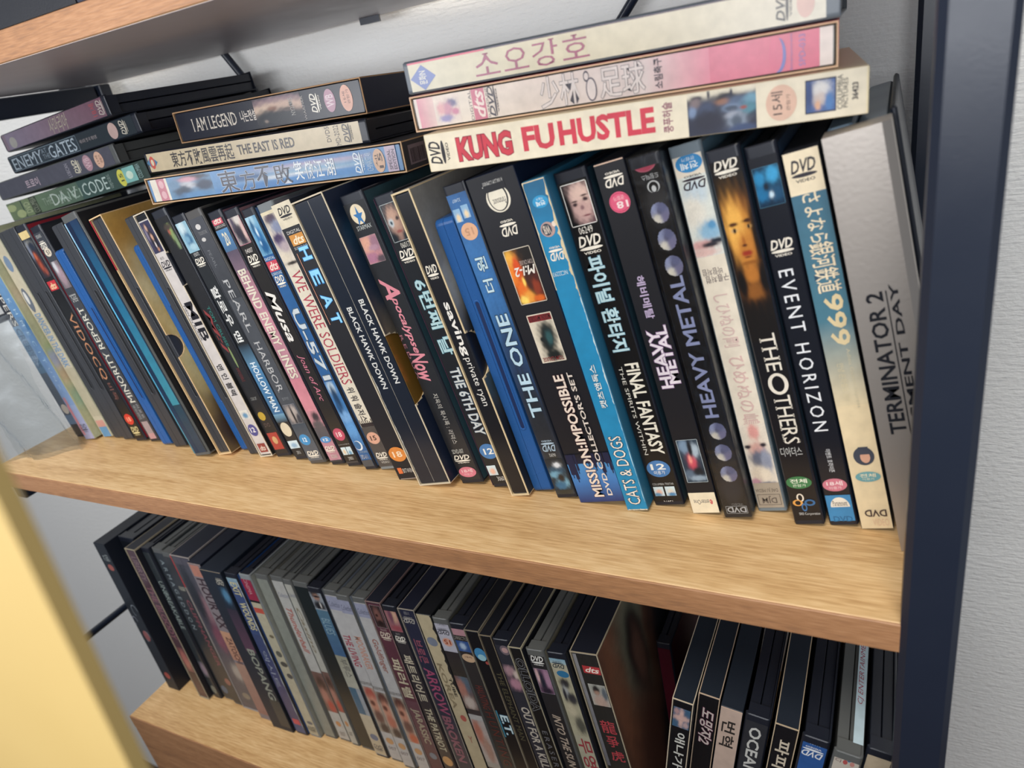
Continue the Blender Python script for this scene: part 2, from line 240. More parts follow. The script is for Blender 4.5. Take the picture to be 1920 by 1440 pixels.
{'name':'dvd_case','typ':'box','label':'black card DVD sleeve with white angular title and cream strip at the foot','x':-177.1,'y':59,'z':0,'th':9.6,'t':14.8,'h':191.8,'base':'0d0e16','side':'171a26','edge':'d8b8a0','group':'DVD cases leaning in the row on the middle shelf','el':[('D',179.9,186.8,0.22,0.86,'f0e8d8','f', None),('E',167.5,177.4,0.18,0.86,'e0607f'),('E',168.0,176.9,0.2,0.84,'c03a5c'),('E',168.4,176.5,0.22,0.82,'dd5c7c'),('T',169.6,172.9,0.4,0.78,'f4dcd8','f','18','b'),('T',173.4,175.4,0.35,0.7,'f0c8c8','f','관람가',''),('T',114.3,136.5,0.32,0.62,'b8a8c4','d','헤비메탈','b','44384f'),('T',78.3,110.0,0.5,0.88,'dfd6dc','u','METAL','b','7d5c84'),('T',76.2,108.3,0.18,0.6,'dfd6dc','u','HEAVY','b','7d5c84'),('I',19.7,45.9,0.12,0.88,'1d3344',[(0.5,0.5,0.2,0.2,'c84a5c'),(0.45,0.45,0.08,0.1,'f09888'),(0.3,0.15,0.25,0.15,'7890a8'),(0.75,0.25,0.2,0.15,'a8b8c4'),(0.25,0.8,0.3,0.1,'5a6c80'),(0.7,0.75,0.25,0.1,'101822'),(0.55,0.2,0.1,0.2,'0c1420'),(0.6,0.9,0.4,0.06,'8ea0b0')],0.45),('F',19.7,45.9,0.12,0.88,'b8c4c8',0.25),('R',-1.2,13.2,0.0,1.0,'e9ddc0'),('T',5.7,8.8,0.15,0.72,'4a4450','f','enterOne',''),('T',5.7,8.8,0.74,0.84,'c84050','f','e','b')]},
{'name':'dvd_case','typ':'keep','label':'black DVD case with framed young woman face and stacked white English title','x':-199.3,'y':61.5,'z':0,'th':9.7,'t':17.4,'h':189,'base':'141518','side':'24404e','group':'DVD cases leaning in the row on the middle shelf','el':[('I',162.2,182.9,0.12,0.9,'17191f',[(0.6,0.5,0.42,0.48,'c09c98'),(0.62,0.35,0.34,0.3,'dcbcae'),(0.6,0.62,0.3,0.2,'c8a49c'),(0.36,0.5,0.09,0.04,'3a2a30'),(0.8,0.42,0.1,0.045,'3a2a30'),(0.36,0.43,0.12,0.02,'4a3a3a'),(0.78,0.33,0.13,0.02,'4a3838'),(0.6,0.6,0.07,0.05,'8c6a6c'),(0.7,0.79,0.16,0.02,'7c4a50'),(0.05,0.6,0.15,0.4,'141418'),(0.1,0.98,0.2,0.1,'101014'),(0.95,0.95,0.1,0.1,'6a5054')],0.35),('F',162.2,182.9,0.12,0.9,'e8e4dc',0.4),('T',158.1,161.6,0.28,0.7,'e4ddd0','h','06249',''),('D',147.8,157.1,0.15,0.85,'f0e8d8','h', None),('T',95.0,146.4,0.2,0.72,'bcd8dc','d','파이널 환타지','b','7aa6b8'),('T',33.1,87.7,0.42,0.86,'e8e2d0','d','FINAL FANTASY','b'),('T',33.1,86.5,0.2,0.32,'d8d4c8','d','THE SPIRITS WITHIN',''),('E',18.7,29.3,0.12,0.88,'4a7db4'),('T',23.4,27.2,0.26,0.74,'f0f0e8','h','12','b'),('T',20.4,22.8,0.32,0.68,'f0f0e8','h','이용가',''),('T',13.5,14.9,0.15,0.85,'b8b8b4','h','COLUMBIA TRISTAR',''),('I',6.5,12.5,0.14,0.46,'cfe0e4',[(0.5,0.6,0.3,0.3,'e8b8a0'),(0.3,0.85,0.4,0.2,'5f8fb0')],0.4),('I',6.5,12.5,0.52,0.84,'cfe0e4',[(0.5,0.6,0.3,0.3,'e0d8c8'),(0.6,0.85,0.4,0.2,'4f86b0')],0.4),('T',0.2,3.4,0.36,0.66,'d8d4cc','h','31971','')]},
{'name':'dvd_case','typ':'box','label':'narrow worn bright blue card DVD case with torn cream edge and white curly title','x':-212.9,'y':54.2,'z':0,'th':9.6,'t':12.4,'h':188,'base':'1f86b4','side':'2b6f92','worn':'d9c6a0','group':'DVD cases leaning in the row on the middle shelf','el':[('G',163.6,187.2,0.0,1.0,'1c5f84','1f7fae'),('E',174.2,180.2,0.2,0.88,'2f97c8'),('T',175.3,177.6,0.34,0.74,'e8f0ee','f','전체','b'),('T',178.0,179.2,0.4,0.68,'e8f0ee','f','이용가',''),('E',159.8,167.3,0.18,0.8,'b89890'),('E',160.6,166.5,0.24,0.66,'2a3a4a'),('T',161.4,165.7,0.3,0.6,'d8c8b8','f','WB','b'),('E',164.1,166.8,0.72,0.9,'e8d8c8'),('D',147.7,154.9,0.22,0.84,'f0e8d8','f', None),('T',139.9,142.2,0.1,0.75,'cfe0e4','f','NC22293',''),('T',65.1,90.5,0.35,0.65,'e4ecec','u','캣츠앤독스','b','223a4a'),('T',4.1,47.8,0.2,0.78,'efe6da','u','CATS & DOGS','s','14303f'),('S',127.4,188.5,'d9c6a0','r',2.6,50,3),('S',66.7,127.4,'cfe0e0','r',1.0,40,5),('S',133.1,188.5,'e0d0b0','l',1.3,26,6),('S',5.9,66.7,'bfe0e8','r',0.6,30,8),('S',-0.2,3.8,'e8e0d0','b',1.2,14,9)]},
{'name':'dvd_box','typ':'box','label':'wide black collector box with two small pictures and white stencil title above blue forest','x':-242,'y':56.2,'z':0,'th':10.15,'t':28.2,'h':192,'base':'0e0f18','side':'10203c','group':'DVD cases leaning in the row on the middle shelf','el':[('T',186.2,188.3,0.3,0.72,'d8d4cc','f','A VIACOM COMPANY',''),('R',185.7,186.2,0.28,0.72,'d8d4cc'),('E',172.1,185.7,0.28,0.76,'e8e0cc'),('E',172.7,186.5,0.32,0.72,'0e0f18'),('E',173.2,185.9,0.34,0.69,'e8e0cc'),('R',183.0,186.5,0.3,0.74,'0e0f18'),('T',175.9,179.2,0.4,0.66,'2c2a34','f','Paramount','s'),('D',159.9,168.0,0.36,0.7,'f0e8d8','f', None),('I',123.4,153.1,0.24,0.8,'0e0807',[(0.15,0.2,0.22,0.2,'f0b444'),(0.1,0.45,0.22,0.2,'ee8424'),(0.32,0.35,0.14,0.22,'d84c18'),(0.25,0.75,0.22,0.2,'e86c1c'),(0.42,0.88,0.2,0.12,'f0a03c'),(0.2,0.92,0.14,0.08,'ffd866'),(0.62,0.62,0.16,0.14,'3c1a10'),(0.8,0.72,0.14,0.16,'8c3418'),(0.75,0.93,0.2,0.06,'d8641c'),(0.4,0.6,0.05,0.08,'ffd060'),(0.88,0.5,0.1,0.12,'4c1810')],0.4),('F',123.4,153.1,0.24,0.8,'e0d4c0',0.35),('T',138.5,143.4,0.34,0.78,'ece4d8','f','M:I-2','bi'),('T',144.0,146.3,0.5,0.78,'b8a8a0','f','TOM CRUISE',''),('I',89.5,117.4,0.26,0.78,'ddd2bc',[(0.6,0.42,0.32,0.26,'121a1a'),(0.5,0.62,0.26,0.2,'121a1a'),(0.32,0.52,0.1,0.05,'121a1a'),(0.6,0.86,0.34,0.12,'0f1615'),(0.62,0.5,0.13,0.14,'2c5456')],0.4),('F',89.5,117.4,0.26,0.78,'e0d6c4',0.3),('R',113.2,116.8,0.28,0.76,'802226'),('T',113.5,116.5,0.3,0.74,'3a1416','f','MISSION: IMPOSSIBLE','b'),('T',90.2,92.7,0.3,0.74,'7a2a2a','f','TOM CRUISE','b'),('G',12.9,32.4,0.0,1.0,'0e0f18','1c2350'),('G',12.9,26.1,0.0,1.0,'4a8fc8','3f74b4'),('G',-0.5,12.9,0.0,1.0,'3f74b4','2c3668'),('R',19.0,32.4,0.03,0.12,'151b3c'),('R',16.8,32.4,0.06,0.08,'151b3c'),('R',21.8,32.4,0.2,0.25,'151b3c'),('R',19.7,32.4,0.21,0.23,'151b3c'),('R',16.1,32.4,0.12,0.19,'151b3c'),('R',14.0,32.4,0.14,0.16,'151b3c'),('R',23.2,32.4,0.6,0.66,'151b3c'),('R',21.1,32.4,0.62,0.64,'151b3c'),('R',19.7,32.4,0.75,0.83,'151b3c'),('R',17.6,32.4,0.77,0.8,'151b3c'),('R',25.4,32.4,0.86,0.93,'151b3c'),('R',23.2,32.4,0.88,0.9,'151b3c'),('R',21.1,32.4,0.93,0.99,'151b3c'),('R',19.0,32.4,0.95,0.97,'151b3c'),('R',26.1,32.4,0.48,0.53,'151b3c'),('R',24.0,32.4,0.49,0.51,'151b3c'),('T',3.9,81.9,0.38,0.6,'e8d8c8','u','MISSION:IMPOSSIBLE','b','5a3a3c'),('T',4.6,82.5,0.68,0.79,'e0d4c8','u', "DVD COLLECTOR'S SET", 'b')]},
{'name':'dvd_case','typ':'keep','label':'brushed blue DVD case with peach age badge and white angular title reading upward','x':-257.9,'y':57.5,'z':0,'th':10.2,'t':14.2,'h':189.6,'base':'2c4668','side':'3f78b0','group':'DVD cases leaning in the row on the middle shelf','el':[('I',1.2,185.5,0.0,1.0,'2b4a74',[(0.5,0.1,0.7,0.2,'3f6ea6'),(0.4,0.3,0.6,0.2,'3f74ae'),(0.5,0.5,0.5,0.12,'2c4468'),(0.5,0.75,0.7,0.2,'2a2d33'),(0.5,0.95,0.7,0.1,'35352f')],0.9),('T',180.4,182.1,0.25,0.6,'c4d4e0','f','32407',''),('I',170.3,177.1,0.12,0.42,'8fb8d8',[(0.5,0.7,0.3,0.3,'f0d8b0')],0.5),('I',171.4,178.2,0.5,0.8,'8fb8d8',[(0.5,0.7,0.3,0.3,'f0d8b0')],0.5),('E',159.9,169.1,0.16,0.86,'e2b08c'),('T',162.5,166.5,0.32,0.68,'c89878','f','15','b'),('T',130.7,150.5,0.3,0.74,'c8e0e8','u','더 원','b','203850'),('T',54.6,117.7,0.28,0.8,'bcd8e6','u','THE ONE','b','263848'),('D',32.0,39.5,0.2,0.82,'a8bccc','f', None),('T',28.5,30.6,0.4,0.7,'c8c8c4','f','06392',''),('I',5.7,27.0,0.1,0.9,'20262c',[(0.5,0.35,0.5,0.12,'2c4a60'),(0.6,0.2,0.2,0.08,'d8dce0'),(0.35,0.5,0.35,0.1,'6fa0b8'),(0.65,0.75,0.3,0.15,'7fb4cc'),(0.6,0.62,0.2,0.15,'2a2420'),(0.45,0.85,0.3,0.12,'3a6a8c')],0.4)]},
{'name':'bluray_case','typ':'fore','label':'translucent blue disc case, shorter, opening edge out, right of the war sleeve','x':-273.6,'y':60.5,'z':0,'th':9.8,'t':12.2,'h':171.5,'base':'1f4a88','shell':'blue','side':'2a5a98','group':'DVD cases leaning in the row on the middle shelf','el':[]},
{'name':'dvd_case','typ':'sleeve','label':'black DVD sleeve with bold lowercase white title and photo side with thumb notch','x':-286.6,'y':54.2,'z':0,'th':10.5,'t':12.6,'h':189.5,'base':'15151a','side':'8b8a88','art':'spr','notch':(93,14),'edge':'d9c49c','wall':0.9,'group':'DVD cases leaning in the row on the middle shelf','el':[('D',140.4,148.4,0.2,0.8,'f0e8d8','h', None),('T',93.9,126.6,0.3,0.78,'f0ece4','d','saving','b'),('T',61.7,92.6,0.3,0.74,'e6e2da','d','private ryan','')]},
{'name':'dvd_case','typ':'keep','label':'black DVD case with framed man portrait and silver Korean title left of lowercase-titled sleeve','x':-302.7,'y':60.5,'z':0,'th':11.0,'t':14.6,'h':188,'base':'1a1c20','side':'24343c','left':'5a3a50','group':'DVD cases leaning in the row on the middle shelf','el':[('I',161.4,182.8,0.16,0.96,'22333c',[(0.55,0.55,0.4,0.45,'a88474'),(0.5,0.4,0.3,0.25,'c09c88'),(0.3,0.5,0.14,0.1,'c8d4d8'),(0.3,0.5,0.07,0.05,'30424c'),(0.75,0.42,0.1,0.05,'403434'),(0.6,0.75,0.16,0.04,'985850'),(0.1,0.9,0.3,0.15,'141c22'),(0.9,0.92,0.2,0.15,'202a30')],0.4),('F',161.4,182.8,0.16,0.96,'c0c8c8',0.25),('T',157.4,160.5,0.4,0.84,'d8d4c8','h','06017',''),('D',148.9,156.4,0.15,0.85,'f0e8d8','h', None),('T',91.6,138.3,0.25,0.85,'b4d4d8','d','6번째 날','b','4f7c8c'),('T',37.6,82.9,0.25,0.75,'ccd0cc','d','THE 6TH DAY','b','5a6c80'),('E',20.5,31.2,0.08,0.95,'4a7db4'),('T',23.8,28.0,0.28,0.75,'f0f0e8','h','12','b'),('I',8.9,15.9,0.1,0.55,'cfe0e4',[(0.5,0.6,0.3,0.3,'e8b8a0')],0.5),('T',4.6,7.8,0.4,0.8,'d8d4cc','h','30601','')]},
{'name':'dvd_case','typ':'keep','label':'dark DVD case with blue star emblem, pink sunset picture and pink brush title','x':-326,'y':60.4,'z':0,'th':10.85,'t':17.4,'h':190,'base':'26272a','side':'2c4a54','group':'DVD cases leaning in the row on the middle shelf','el':[('E',172.4,183.9,0.2,0.78,'e8d8b8'),('T',171.8,183.0,0.3,0.7,'3a78b0','h','★','b'),('T',169.3,171.8,0.22,0.84,'c8ccc8','h','STARMAX',''),('I',149.5,165.5,0.14,0.84,'c88c8c',[(0.3,0.3,0.4,0.3,'e0a890'),(0.8,0.3,0.3,0.3,'9c7484'),(0.3,0.8,0.4,0.2,'b07890'),(0.85,0.9,0.3,0.15,'5c4c54'),(0.6,0.45,0.3,0.1,'b48c9c')],0.5),('F',149.5,165.5,0.14,0.84,'a89494',0.15),('T',127.1,140.4,0.2,0.85,'dc8c98','d','A','bi'),('T',92.0,128.4,0.32,0.7,'dc8c98','d','pocalypse','bi'),('T',73.0,92.7,0.15,0.8,'dc8c98','d','Now','bi'),('T',75.5,104.9,0.08,0.2,'a06a74','d','REDUX','w'),('T',29.1,64.6,0.4,0.62,'c8c4bc','d','지옥의 묵시록 : 리덕스',''),('T',22.1,25.2,0.2,0.7,'c8c8c0','h','SDVD-007',''),('D',15.0,20.9,0.15,0.85,'f0e8d8','h', None),('E',4.6,12.2,0.12,0.88,'d87c8c'),('T',8.0,10.7,0.26,0.74,'f0c8c8','h','18세','b'),('T',5.9,7.5,0.32,0.68,'f0c8c8','h','이용가','')]},
{'name':'dvd_box','typ':'sleeve','label':'two-disc navy war film box with worn white edges and twin white sideways titles','x':-353.6,'y':52.8,'z':0,'th':11.2,'t':25.5,'h':191,'base':'141c2a','side':'111c30','art':'bhd','notch':(80,23),'edge':'cfc2a8','split':1,'worn':'d0c8b8','wall':0.8,'group':'DVD cases leaning in the row on the middle shelf','el':[('T',70.3,125.0,0.22,0.38,'d8d8d4','d','BLACK HAWK DOWN','b'),('T',72.5,127.7,0.66,0.82,'d8d8d4','d','BLACK HAWK DOWN','b'),('S',1.5,80.5,'c8c8c0','l',0.9,40,11),('S',-0.5,186.6,'a8a498','m',0.35,60,12)]},
{'name':'dvd_case','typ':'box','label':'black card DVD case with glowing blue widely spaced letters reading downward','x':-372.5,'y':56.4,'z':0,'th':11.3,'t':16.2,'h':190.4,'base':'11121a','side':'1a1c24','worn':'b8a8a0','group':'DVD cases leaning in the row on the middle shelf','el':[('R',175.6,192.8,0.0,1.0,'d8cdb4'),('D',179.9,187.6,0.2,0.85,'17151c','h', None),('T',171.7,173.6,0.18,0.88,'d8d4cc','h','DIGITAL',''),('R',164.4,171.0,0.2,0.9,'cc8c3c'),('T',165.0,170.0,0.3,0.86,'f0e0c0','h','dts','bi'),('T',162.0,163.7,0.2,0.9,'c8c4bc','h','SURROUND',''),('T',154.6,162.7,0.38,0.86,'8fd4f4','d','H','b','2f78b8'),('T',138.9,147.8,0.38,0.86,'8fd4f4','d','E','b','2f78b8'),('T',123.8,132.3,0.38,0.86,'8fd4f4','d','A','b','2f78b8'),('T',113.1,119.6,0.38,0.86,'8fd4f4','d','T','b','2f78b8'),('R',113.5,160.0,0.2,0.23,'c88c70'),('E',13.9,24.9,0.1,0.98,'d8863c'),('T',17.2,21.6,0.3,0.78,'f0d8b8','h','18','b'),('R',4.8,9.3,0.18,0.4,'d8703c'),('T',5.2,8.5,0.44,0.95,'c8c4bc','h','BITWIN','')]},
{'name':'dvd_case','typ':'keep','label':'pale DVD case with red serif war title, purple sky and soldier at top','x':-394.4,'y':65,'z':0,'th':11.1,'t':14.5,'h':189.5,'base':'ddd4c0','side':'8a8a90','shell':'clear','group':'DVD cases leaning in the row on the middle shelf','el':[('R',182.5,191.6,0.0,1.0,'dfd2b2'),('T',185.5,187.5,0.15,0.85,'c84c50','h','enterOne','i'),('I',148.6,182.5,0.0,1.0,'d8cdbc',[(0.5,0.08,0.4,0.1,'5a4c58'),(0.7,0.25,0.4,0.12,'8890a8'),(0.5,0.5,0.35,0.14,'6c5c84'),(0.4,0.45,0.3,0.08,'4a3c5c'),(0.6,0.62,0.3,0.1,'b4a4a8'),(0.3,0.8,0.3,0.08,'d8ccb8'),(0.6,0.93,0.4,0.03,'3a3430')],0.6),('T',66.2,145.8,0.18,0.78,'b04a58','d','WE WERE SOLDIERS','s'),('T',37.9,63.8,0.25,0.7,'3c3a3e','d','위 워 솔저스','b'),('R',33.7,36.6,0.1,0.9,'2a2428'),('R',35.4,39.5,0.1,0.14,'2a2428'),('R',35.4,38.7,0.22,0.26,'2a2428'),('R',35.4,37.9,0.34,0.38,'2a2428'),('R',35.4,39.5,0.46,0.5,'2a2428'),('R',35.4,38.7,0.58,0.62,'2a2428'),('R',35.4,37.9,0.7,0.74,'2a2428'),('R',35.4,39.5,0.82,0.86,'2a2428'),('R',-0.1,33.7,0.0,1.0,'4a4644'),('E',20.4,29.6,0.12,0.88,'d8a48c'),('T',23.2,26.8,0.32,0.68,'3a2a28','h','15','b'),('D',7.6,13.6,0.15,0.85,'f0e8d8','h', None),('T',5.1,6.8,0.3,0.8,'c8c4bc','h','VIDEO','')]},
{'name':'dvd_case','typ':'keep','label':'blue submarine DVD case with red square patch and silver hyphenated title','x':-406.4,'y':63,'z':0,'th':11.2,'t':11.6,'h':188,'base':'2f5f94','side':'4a6a98','group':'DVD cases leaning in the row on the middle shelf','el':[('R',181.0,187.8,0,1,'4a4c4e'),('I',158.0,185.1,0.0,1.0,'6fa4c4',[(0.35,0.15,0.4,0.15,'a8ccdc'),(0.35,0.35,0.15,0.2,'2f5f84'),(0.55,0.55,0.3,0.2,'2a6ea4'),(0.6,0.8,0.35,0.18,'1f5a8c'),(0.5,0.45,0.08,0.1,'d0e4ec'),(0.4,0.7,0.06,0.05,'c0dcec')],0.5),('T',154.8,156.6,0.1,0.9,'dce4e8','h','DIGITAL',''),('R',147.3,154.1,0.08,0.94,'c84c5c'),('T',148.0,153.4,0.2,0.86,'ecd4c4','h','dts','bi'),('T',144.8,146.6,0.1,0.95,'d0dce4','h','SURROUND',''),('D',136.5,144.1,0.15,0.85,'f0e8d8','h', None),('T',70.1,121.0,0.2,0.8,'c8d0d4','d','U-571','b','4f6478'),('I',19.4,68.9,0.0,1.0,'3f78b0',[(0.45,0.1,0.3,0.1,'c8dce8'),(0.45,0.28,0.25,0.22,'1c3c5c'),(0.5,0.55,0.5,0.1,'78a8d8'),(0.5,0.75,0.5,0.12,'5c98d0'),(0.3,0.4,0.15,0.1,'24507c')],0.7),('E',15.5,23.2,0.1,0.72,'dce4e8'),('E',16.4,22.8,0.1,0.6,'3a6a98'),('T',13.4,15.1,0.3,0.95,'8ca0b0','h','ENTERTAINMENT',''),('T',8.7,12.1,0.2,0.75,'b8bcc0','h','SPD-611',''),('R',-0.9,7.8,0.0,1.0,'4a4c50')]},
{'name':'dvd_case','typ':'keep','label':'black DVD case with armoured horseman picture and white then pink handwritten titles','x':-423.2,'y':64.4,'z':0,'th':11.2,'t':13.6,'h':188.3,'base':'252220','side':'8c6a72','group':'DVD cases leaning in the row on the middle shelf','el':[('I',165.3,185.0,0.08,0.9,'a89c98',[(0.4,0.5,0.3,0.3,'3a3440'),(0.6,0.75,0.4,0.3,'302c38'),(0.7,0.2,0.25,0.15,'d8d0c8'),(0.25,0.25,0.1,0.2,'50485a'),(0.85,0.6,0.12,0.3,'d8b8b0')],0.4),('F',165.3,185.0,0.08,0.9,'c07c8c',0.3),('T',159.6,162.5,0.25,0.75,'d8d0c8','h','04007',''),('D',150.2,158.1,0.15,0.85,'f0e8d8','h', None),('T',97.3,133.6,0.2,0.75,'e8e4dc','d','Musa','bi'),('T',52.2,87.4,0.25,0.7,'d07c90','d','Joan of Arc','i'),('E',20.8,30.7,0.12,0.88,'c05068'),('T',23.8,27.7,0.32,0.68,'f0d0d0','h','18','b'),('T',17.4,18.2,0.1,0.9,'b0aca8','h','COLUMBIA',''),('I',9.5,15.6,0.15,0.48,'cfe0e4',[(0.5,0.6,0.3,0.3,'d8c0a0')],0.5),('I',9.5,15.6,0.52,0.86,'cfe0e4',[(0.5,0.8,0.3,0.3,'70a0c0')],0.5),('T',5.1,7.8,0.35,0.7,'c8c4bc','h','29001',''),('R',-0.6,4.2,0.0,1.0,'3c3a3c')]},
{'name':'dvd_case','typ':'keep','label':'pink DVD case with red square patch and bold cream capitals reading downward','x':-437.7,'y':64,'z':0,'th':11.15,'t':13.5,'h':188.2,'base':'b88490','side':'7c5a68','group':'DVD cases leaning in the row on the middle shelf','el':[('R',176.3,187.6,0.0,1.0,'2c2a2e'),('T',185.2,186.9,0.15,0.85,'d8d4cc','h','DIGITAL',''),('R',179.5,184.5,0.14,0.84,'cc5868'),('T',180.2,183.8,0.22,0.78,'ecd8c8','h','dts','bi'),('T',177.4,179.1,0.15,0.9,'c8c4bc','h','SURROUND',''),('G',161.9,176.3,0.0,1.0,'5c8cb8','4a6a8c'),('T',165.5,174.2,0.35,0.7,'e0d8c0','h','20','b'),('G',147.2,161.9,0.0,1.0,'5a5060','7c6674'),('G',105.2,147.2,0.0,1.0,'a07884','c88c98'),('T',121.5,149.0,0.2,0.75,'ddd4c0','d','BEHIND','b'),('T',94.1,118.4,0.22,0.76,'ddd4c0','d','ENEMY','b'),('T',69.4,91.3,0.22,0.78,'ddd4c0','d','LINES','b'),('G',31.1,69.0,0.0,1.0,'c8808c','d89098'),('I',31.1,44.0,0.0,1.0,'c88c94',[(0.6,0.4,0.3,0.3,'3a3038'),(0.5,0.9,0.5,0.3,'5a5458')],0.6),('G',21.6,31.1,0.0,1.0,'5a5458','4a4c54'),('E',18.1,23.3,0.12,0.88,'4f8cc4'),('T',19.6,21.7,0.32,0.68,'f0f0e8','h','12','b'),('D',10.1,15.4,0.15,0.85,'f0e8d8','h', None),('T',5.7,8.4,0.3,0.75,'c8c4bc','h','32260',''),('R',-0.6,3.9,0.0,1.0,'34363a')]},
{'name':'dvd_case','typ':'keep','label':'grey DVD case with widely spaced pale serif capitals and small couple photo','x':-456.6,'y':62.3,'z':0,'th':10.95,'t':16.5,'h':190,'base':'4a4d52','side':'16181c','shell':'beige','group':'DVD cases leaning in the row on the middle shelf','el':[('G',129.0,188.3,0.0,1.0,'4c4e54','3c3e42'),('E',177.5,181.1,0.3,0.6,'d0ccc8'),('T',173.9,176.1,0.3,0.8,'8c8c8c','h','TOUCHSTONE',''),('E',169.5,172.1,0.3,0.55,'c8c4c0'),('T',151.8,163.7,0.3,0.45,'74767a','d','PEARL',''),('T',104.7,143.1,0.3,0.62,'b4b4b4','d','PEARL','s'),('T',58.4,97.5,0.3,0.65,'b8b8b8','d','HARBOR','s'),('T',52.1,54.2,0.3,0.7,'8c9094','h','진주만',''),('I',33.1,48.7,0.12,0.85,'5a5c62',[(0.3,0.5,0.25,0.4,'a89c94'),(0.7,0.45,0.22,0.35,'b8aca4'),(0.5,0.6,0.08,0.5,'1c1e24'),(0.85,0.8,0.2,0.3,'3a3c44')],0.4),('F',33.1,48.7,0.12,0.85,'8c9098',0.2),('G',-0.7,32.7,0.0,1.0,'3c4854','5c6066'),('E',15.5,24.4,0.12,0.75,'3f8cc0'),('T',18.2,21.7,0.32,0.55,'e8f0f0','h','12','b'),('D',4.7,10.6,0.15,0.85,'f0e8d8','h', None),('R',-1.2,1.1,0.0,1.0,'24262a')]},
{'name':'dvd_case','typ':'keep','label':'dark DVD case with icy face picture, bold Korean title and glowing blue capitals','x':-473.4,'y':65.2,'z':0,'th':11.2,'t':13.6,'h':188,'base':'24272a','side':'2c3c4c','group':'DVD cases leaning in the row on the middle shelf','el':[('I',162.6,185.0,0.08,0.9,'8fb8c8',[(0.4,0.25,0.3,0.2,'c8dce0'),(0.55,0.65,0.3,0.25,'3f6c90'),(0.4,0.6,0.2,0.1,'78a4bc'),(0.6,0.85,0.3,0.1,'a8c8d4')],0.45),('T',159.6,161.9,0.3,0.7,'c8c8c4','h','05072',''),('D',152.0,158.1,0.15,0.85,'f0e8d8','h', None),('T',95.6,137.7,0.2,0.72,'e0e0dc','d','할로우 맨','b'),('G',75.6,94.3,0.0,1.0,'24272a','5f8cac'),('G',36.6,75.6,0.0,1.0,'4a7ca4','3f6c94'),('T',40.2,79.8,0.3,0.72,'dce8ec','d','HOLLOW MAN','b','2f6494'),('G',31.3,38.4,0.0,1.0,'6f9cb8','2c3438'),('E',19.6,31.3,0.12,0.84,'d8ccb0'),('I',9.6,16.0,0.1,0.85,'cfe0e4',[(0.5,0.6,0.3,0.3,'90b0c8')],0.5),('T',4.6,7.3,0.4,0.7,'b8b8b4','h','29016','')]},
{'name':'dvd_case','typ':'keep','label':'dark two-disc DVD case with faint coloured emblem, gold badge and red square logo','x':-493.5,'y':66,'z':0,'th':10.8,'t':16,'h':192,'base':'232325','side':'2a2c30','group':'DVD cases leaning in the row on the middle shelf','el':[('I',163.6,182.6,0.2,0.95,'232325',[(0.7,0.35,0.16,0.3,'8c9c5c'),(0.8,0.7,0.12,0.3,'7c9068'),(0.55,0.3,0.1,0.1,'a85c4c'),(0.6,0.15,0.3,0.1,'4a4038')],0.5),('T',91.3,122.3,0.5,0.68,'2f6c64','d','TOM CRUISE','b'),('T',86.3,121.1,0.2,0.46,'8c3c3c','d','M:I','bi'),('E',74.3,91.3,0.5,0.62,'7c8c5c'),('T',63.5,74.3,0.35,0.55,'6c3030','d','IMPOSSIBLE',''),('T',48.1,50.4,0.3,0.7,'a0a09c','h','2 DISC SET',''),('E',31.1,38.3,0.2,0.66,'b89838'),('T',25.7,28.8,0.3,0.7,'5a4c48','h','DVD','b'),('R',6.3,20.6,0.16,0.84,'a84038'),('E',10.9,17.4,0.34,0.66,'c8a070')]},
{'name':'dvd_case','typ':'sleeve','label':'white DVD sleeve with two agents photo and bold black initials','x':-507.9,'y':63.5,'z':0,'th':10.9,'t':13.9,'h':192,'base':'c9c2bd','side':'25262a','art':'mib','notch':(150,12),'edge':'d8cbb4','wall':0.7,'group':'DVD cases leaning in the row on the middle shelf','el':[('R',186.9,190.6,0.0,1.0,'17181c'),('I',163.9,186.1,0.12,0.88,'3a3854',[(0.45,0.3,0.2,0.25,'2a2838'),(0.4,0.2,0.1,0.1,'c8a08c'),(0.6,0.65,0.3,0.3,'181820'),(0.55,0.5,0.1,0.1,'c89c84'),(0.2,0.4,0.1,0.2,'7c7488'),(0.55,0.75,0.06,0.1,'d8ccc8'),(0.6,0.9,0.1,0.06,'b07c64')],0.4),('T',158.9,160.8,0.3,0.6,'4a4648','h','05135',''),('D',150.6,157.7,0.15,0.85,'2c2a30','h', None),('T',96.7,126.6,0.3,0.9,'1c1a20','d','MIB','b'),('T',97.5,124.9,0.16,0.28,'3c3a3e','d','MEN IN BLACK',''),('T',52.4,77.9,0.25,0.72,'2c2a30','d','맨 인 블랙','b'),('I',32.5,39.8,0.15,0.82,'d8d4c8',[(0.5,0.6,0.3,0.3,'5f8cac')],0.5),('E',17.8,27.9,0.14,0.82,'4c4c88'),('T',21.0,25.2,0.28,0.66,'e8e4e0','h','12','b'),('R',3.7,11.3,0.2,0.82,'8c3c38'),('T',5.1,9.4,0.3,0.75,'dcc8b8','h','dts','bi')]},
{'name':'dvd_case','typ':'fore','label':'black DVD case, opening edge outward, left of the white agents sleeve','x':-520.2,'y':65,'z':0,'th':11.1,'t':11.6,'h':190.5,'base':'34363b','group':'DVD cases leaning in the row on the middle shelf','el':[]},
{'name':'bluray_case','typ':'fore','label':'dark blue translucent disc case between red-flower sleeve and black case','x':-532.2,'y':68.5,'z':0,'th':11.2,'t':11.2,'h':170,'base':'1f4a88','shell':'blue','group':'DVD cases leaning in the row on the middle shelf','el':[]},
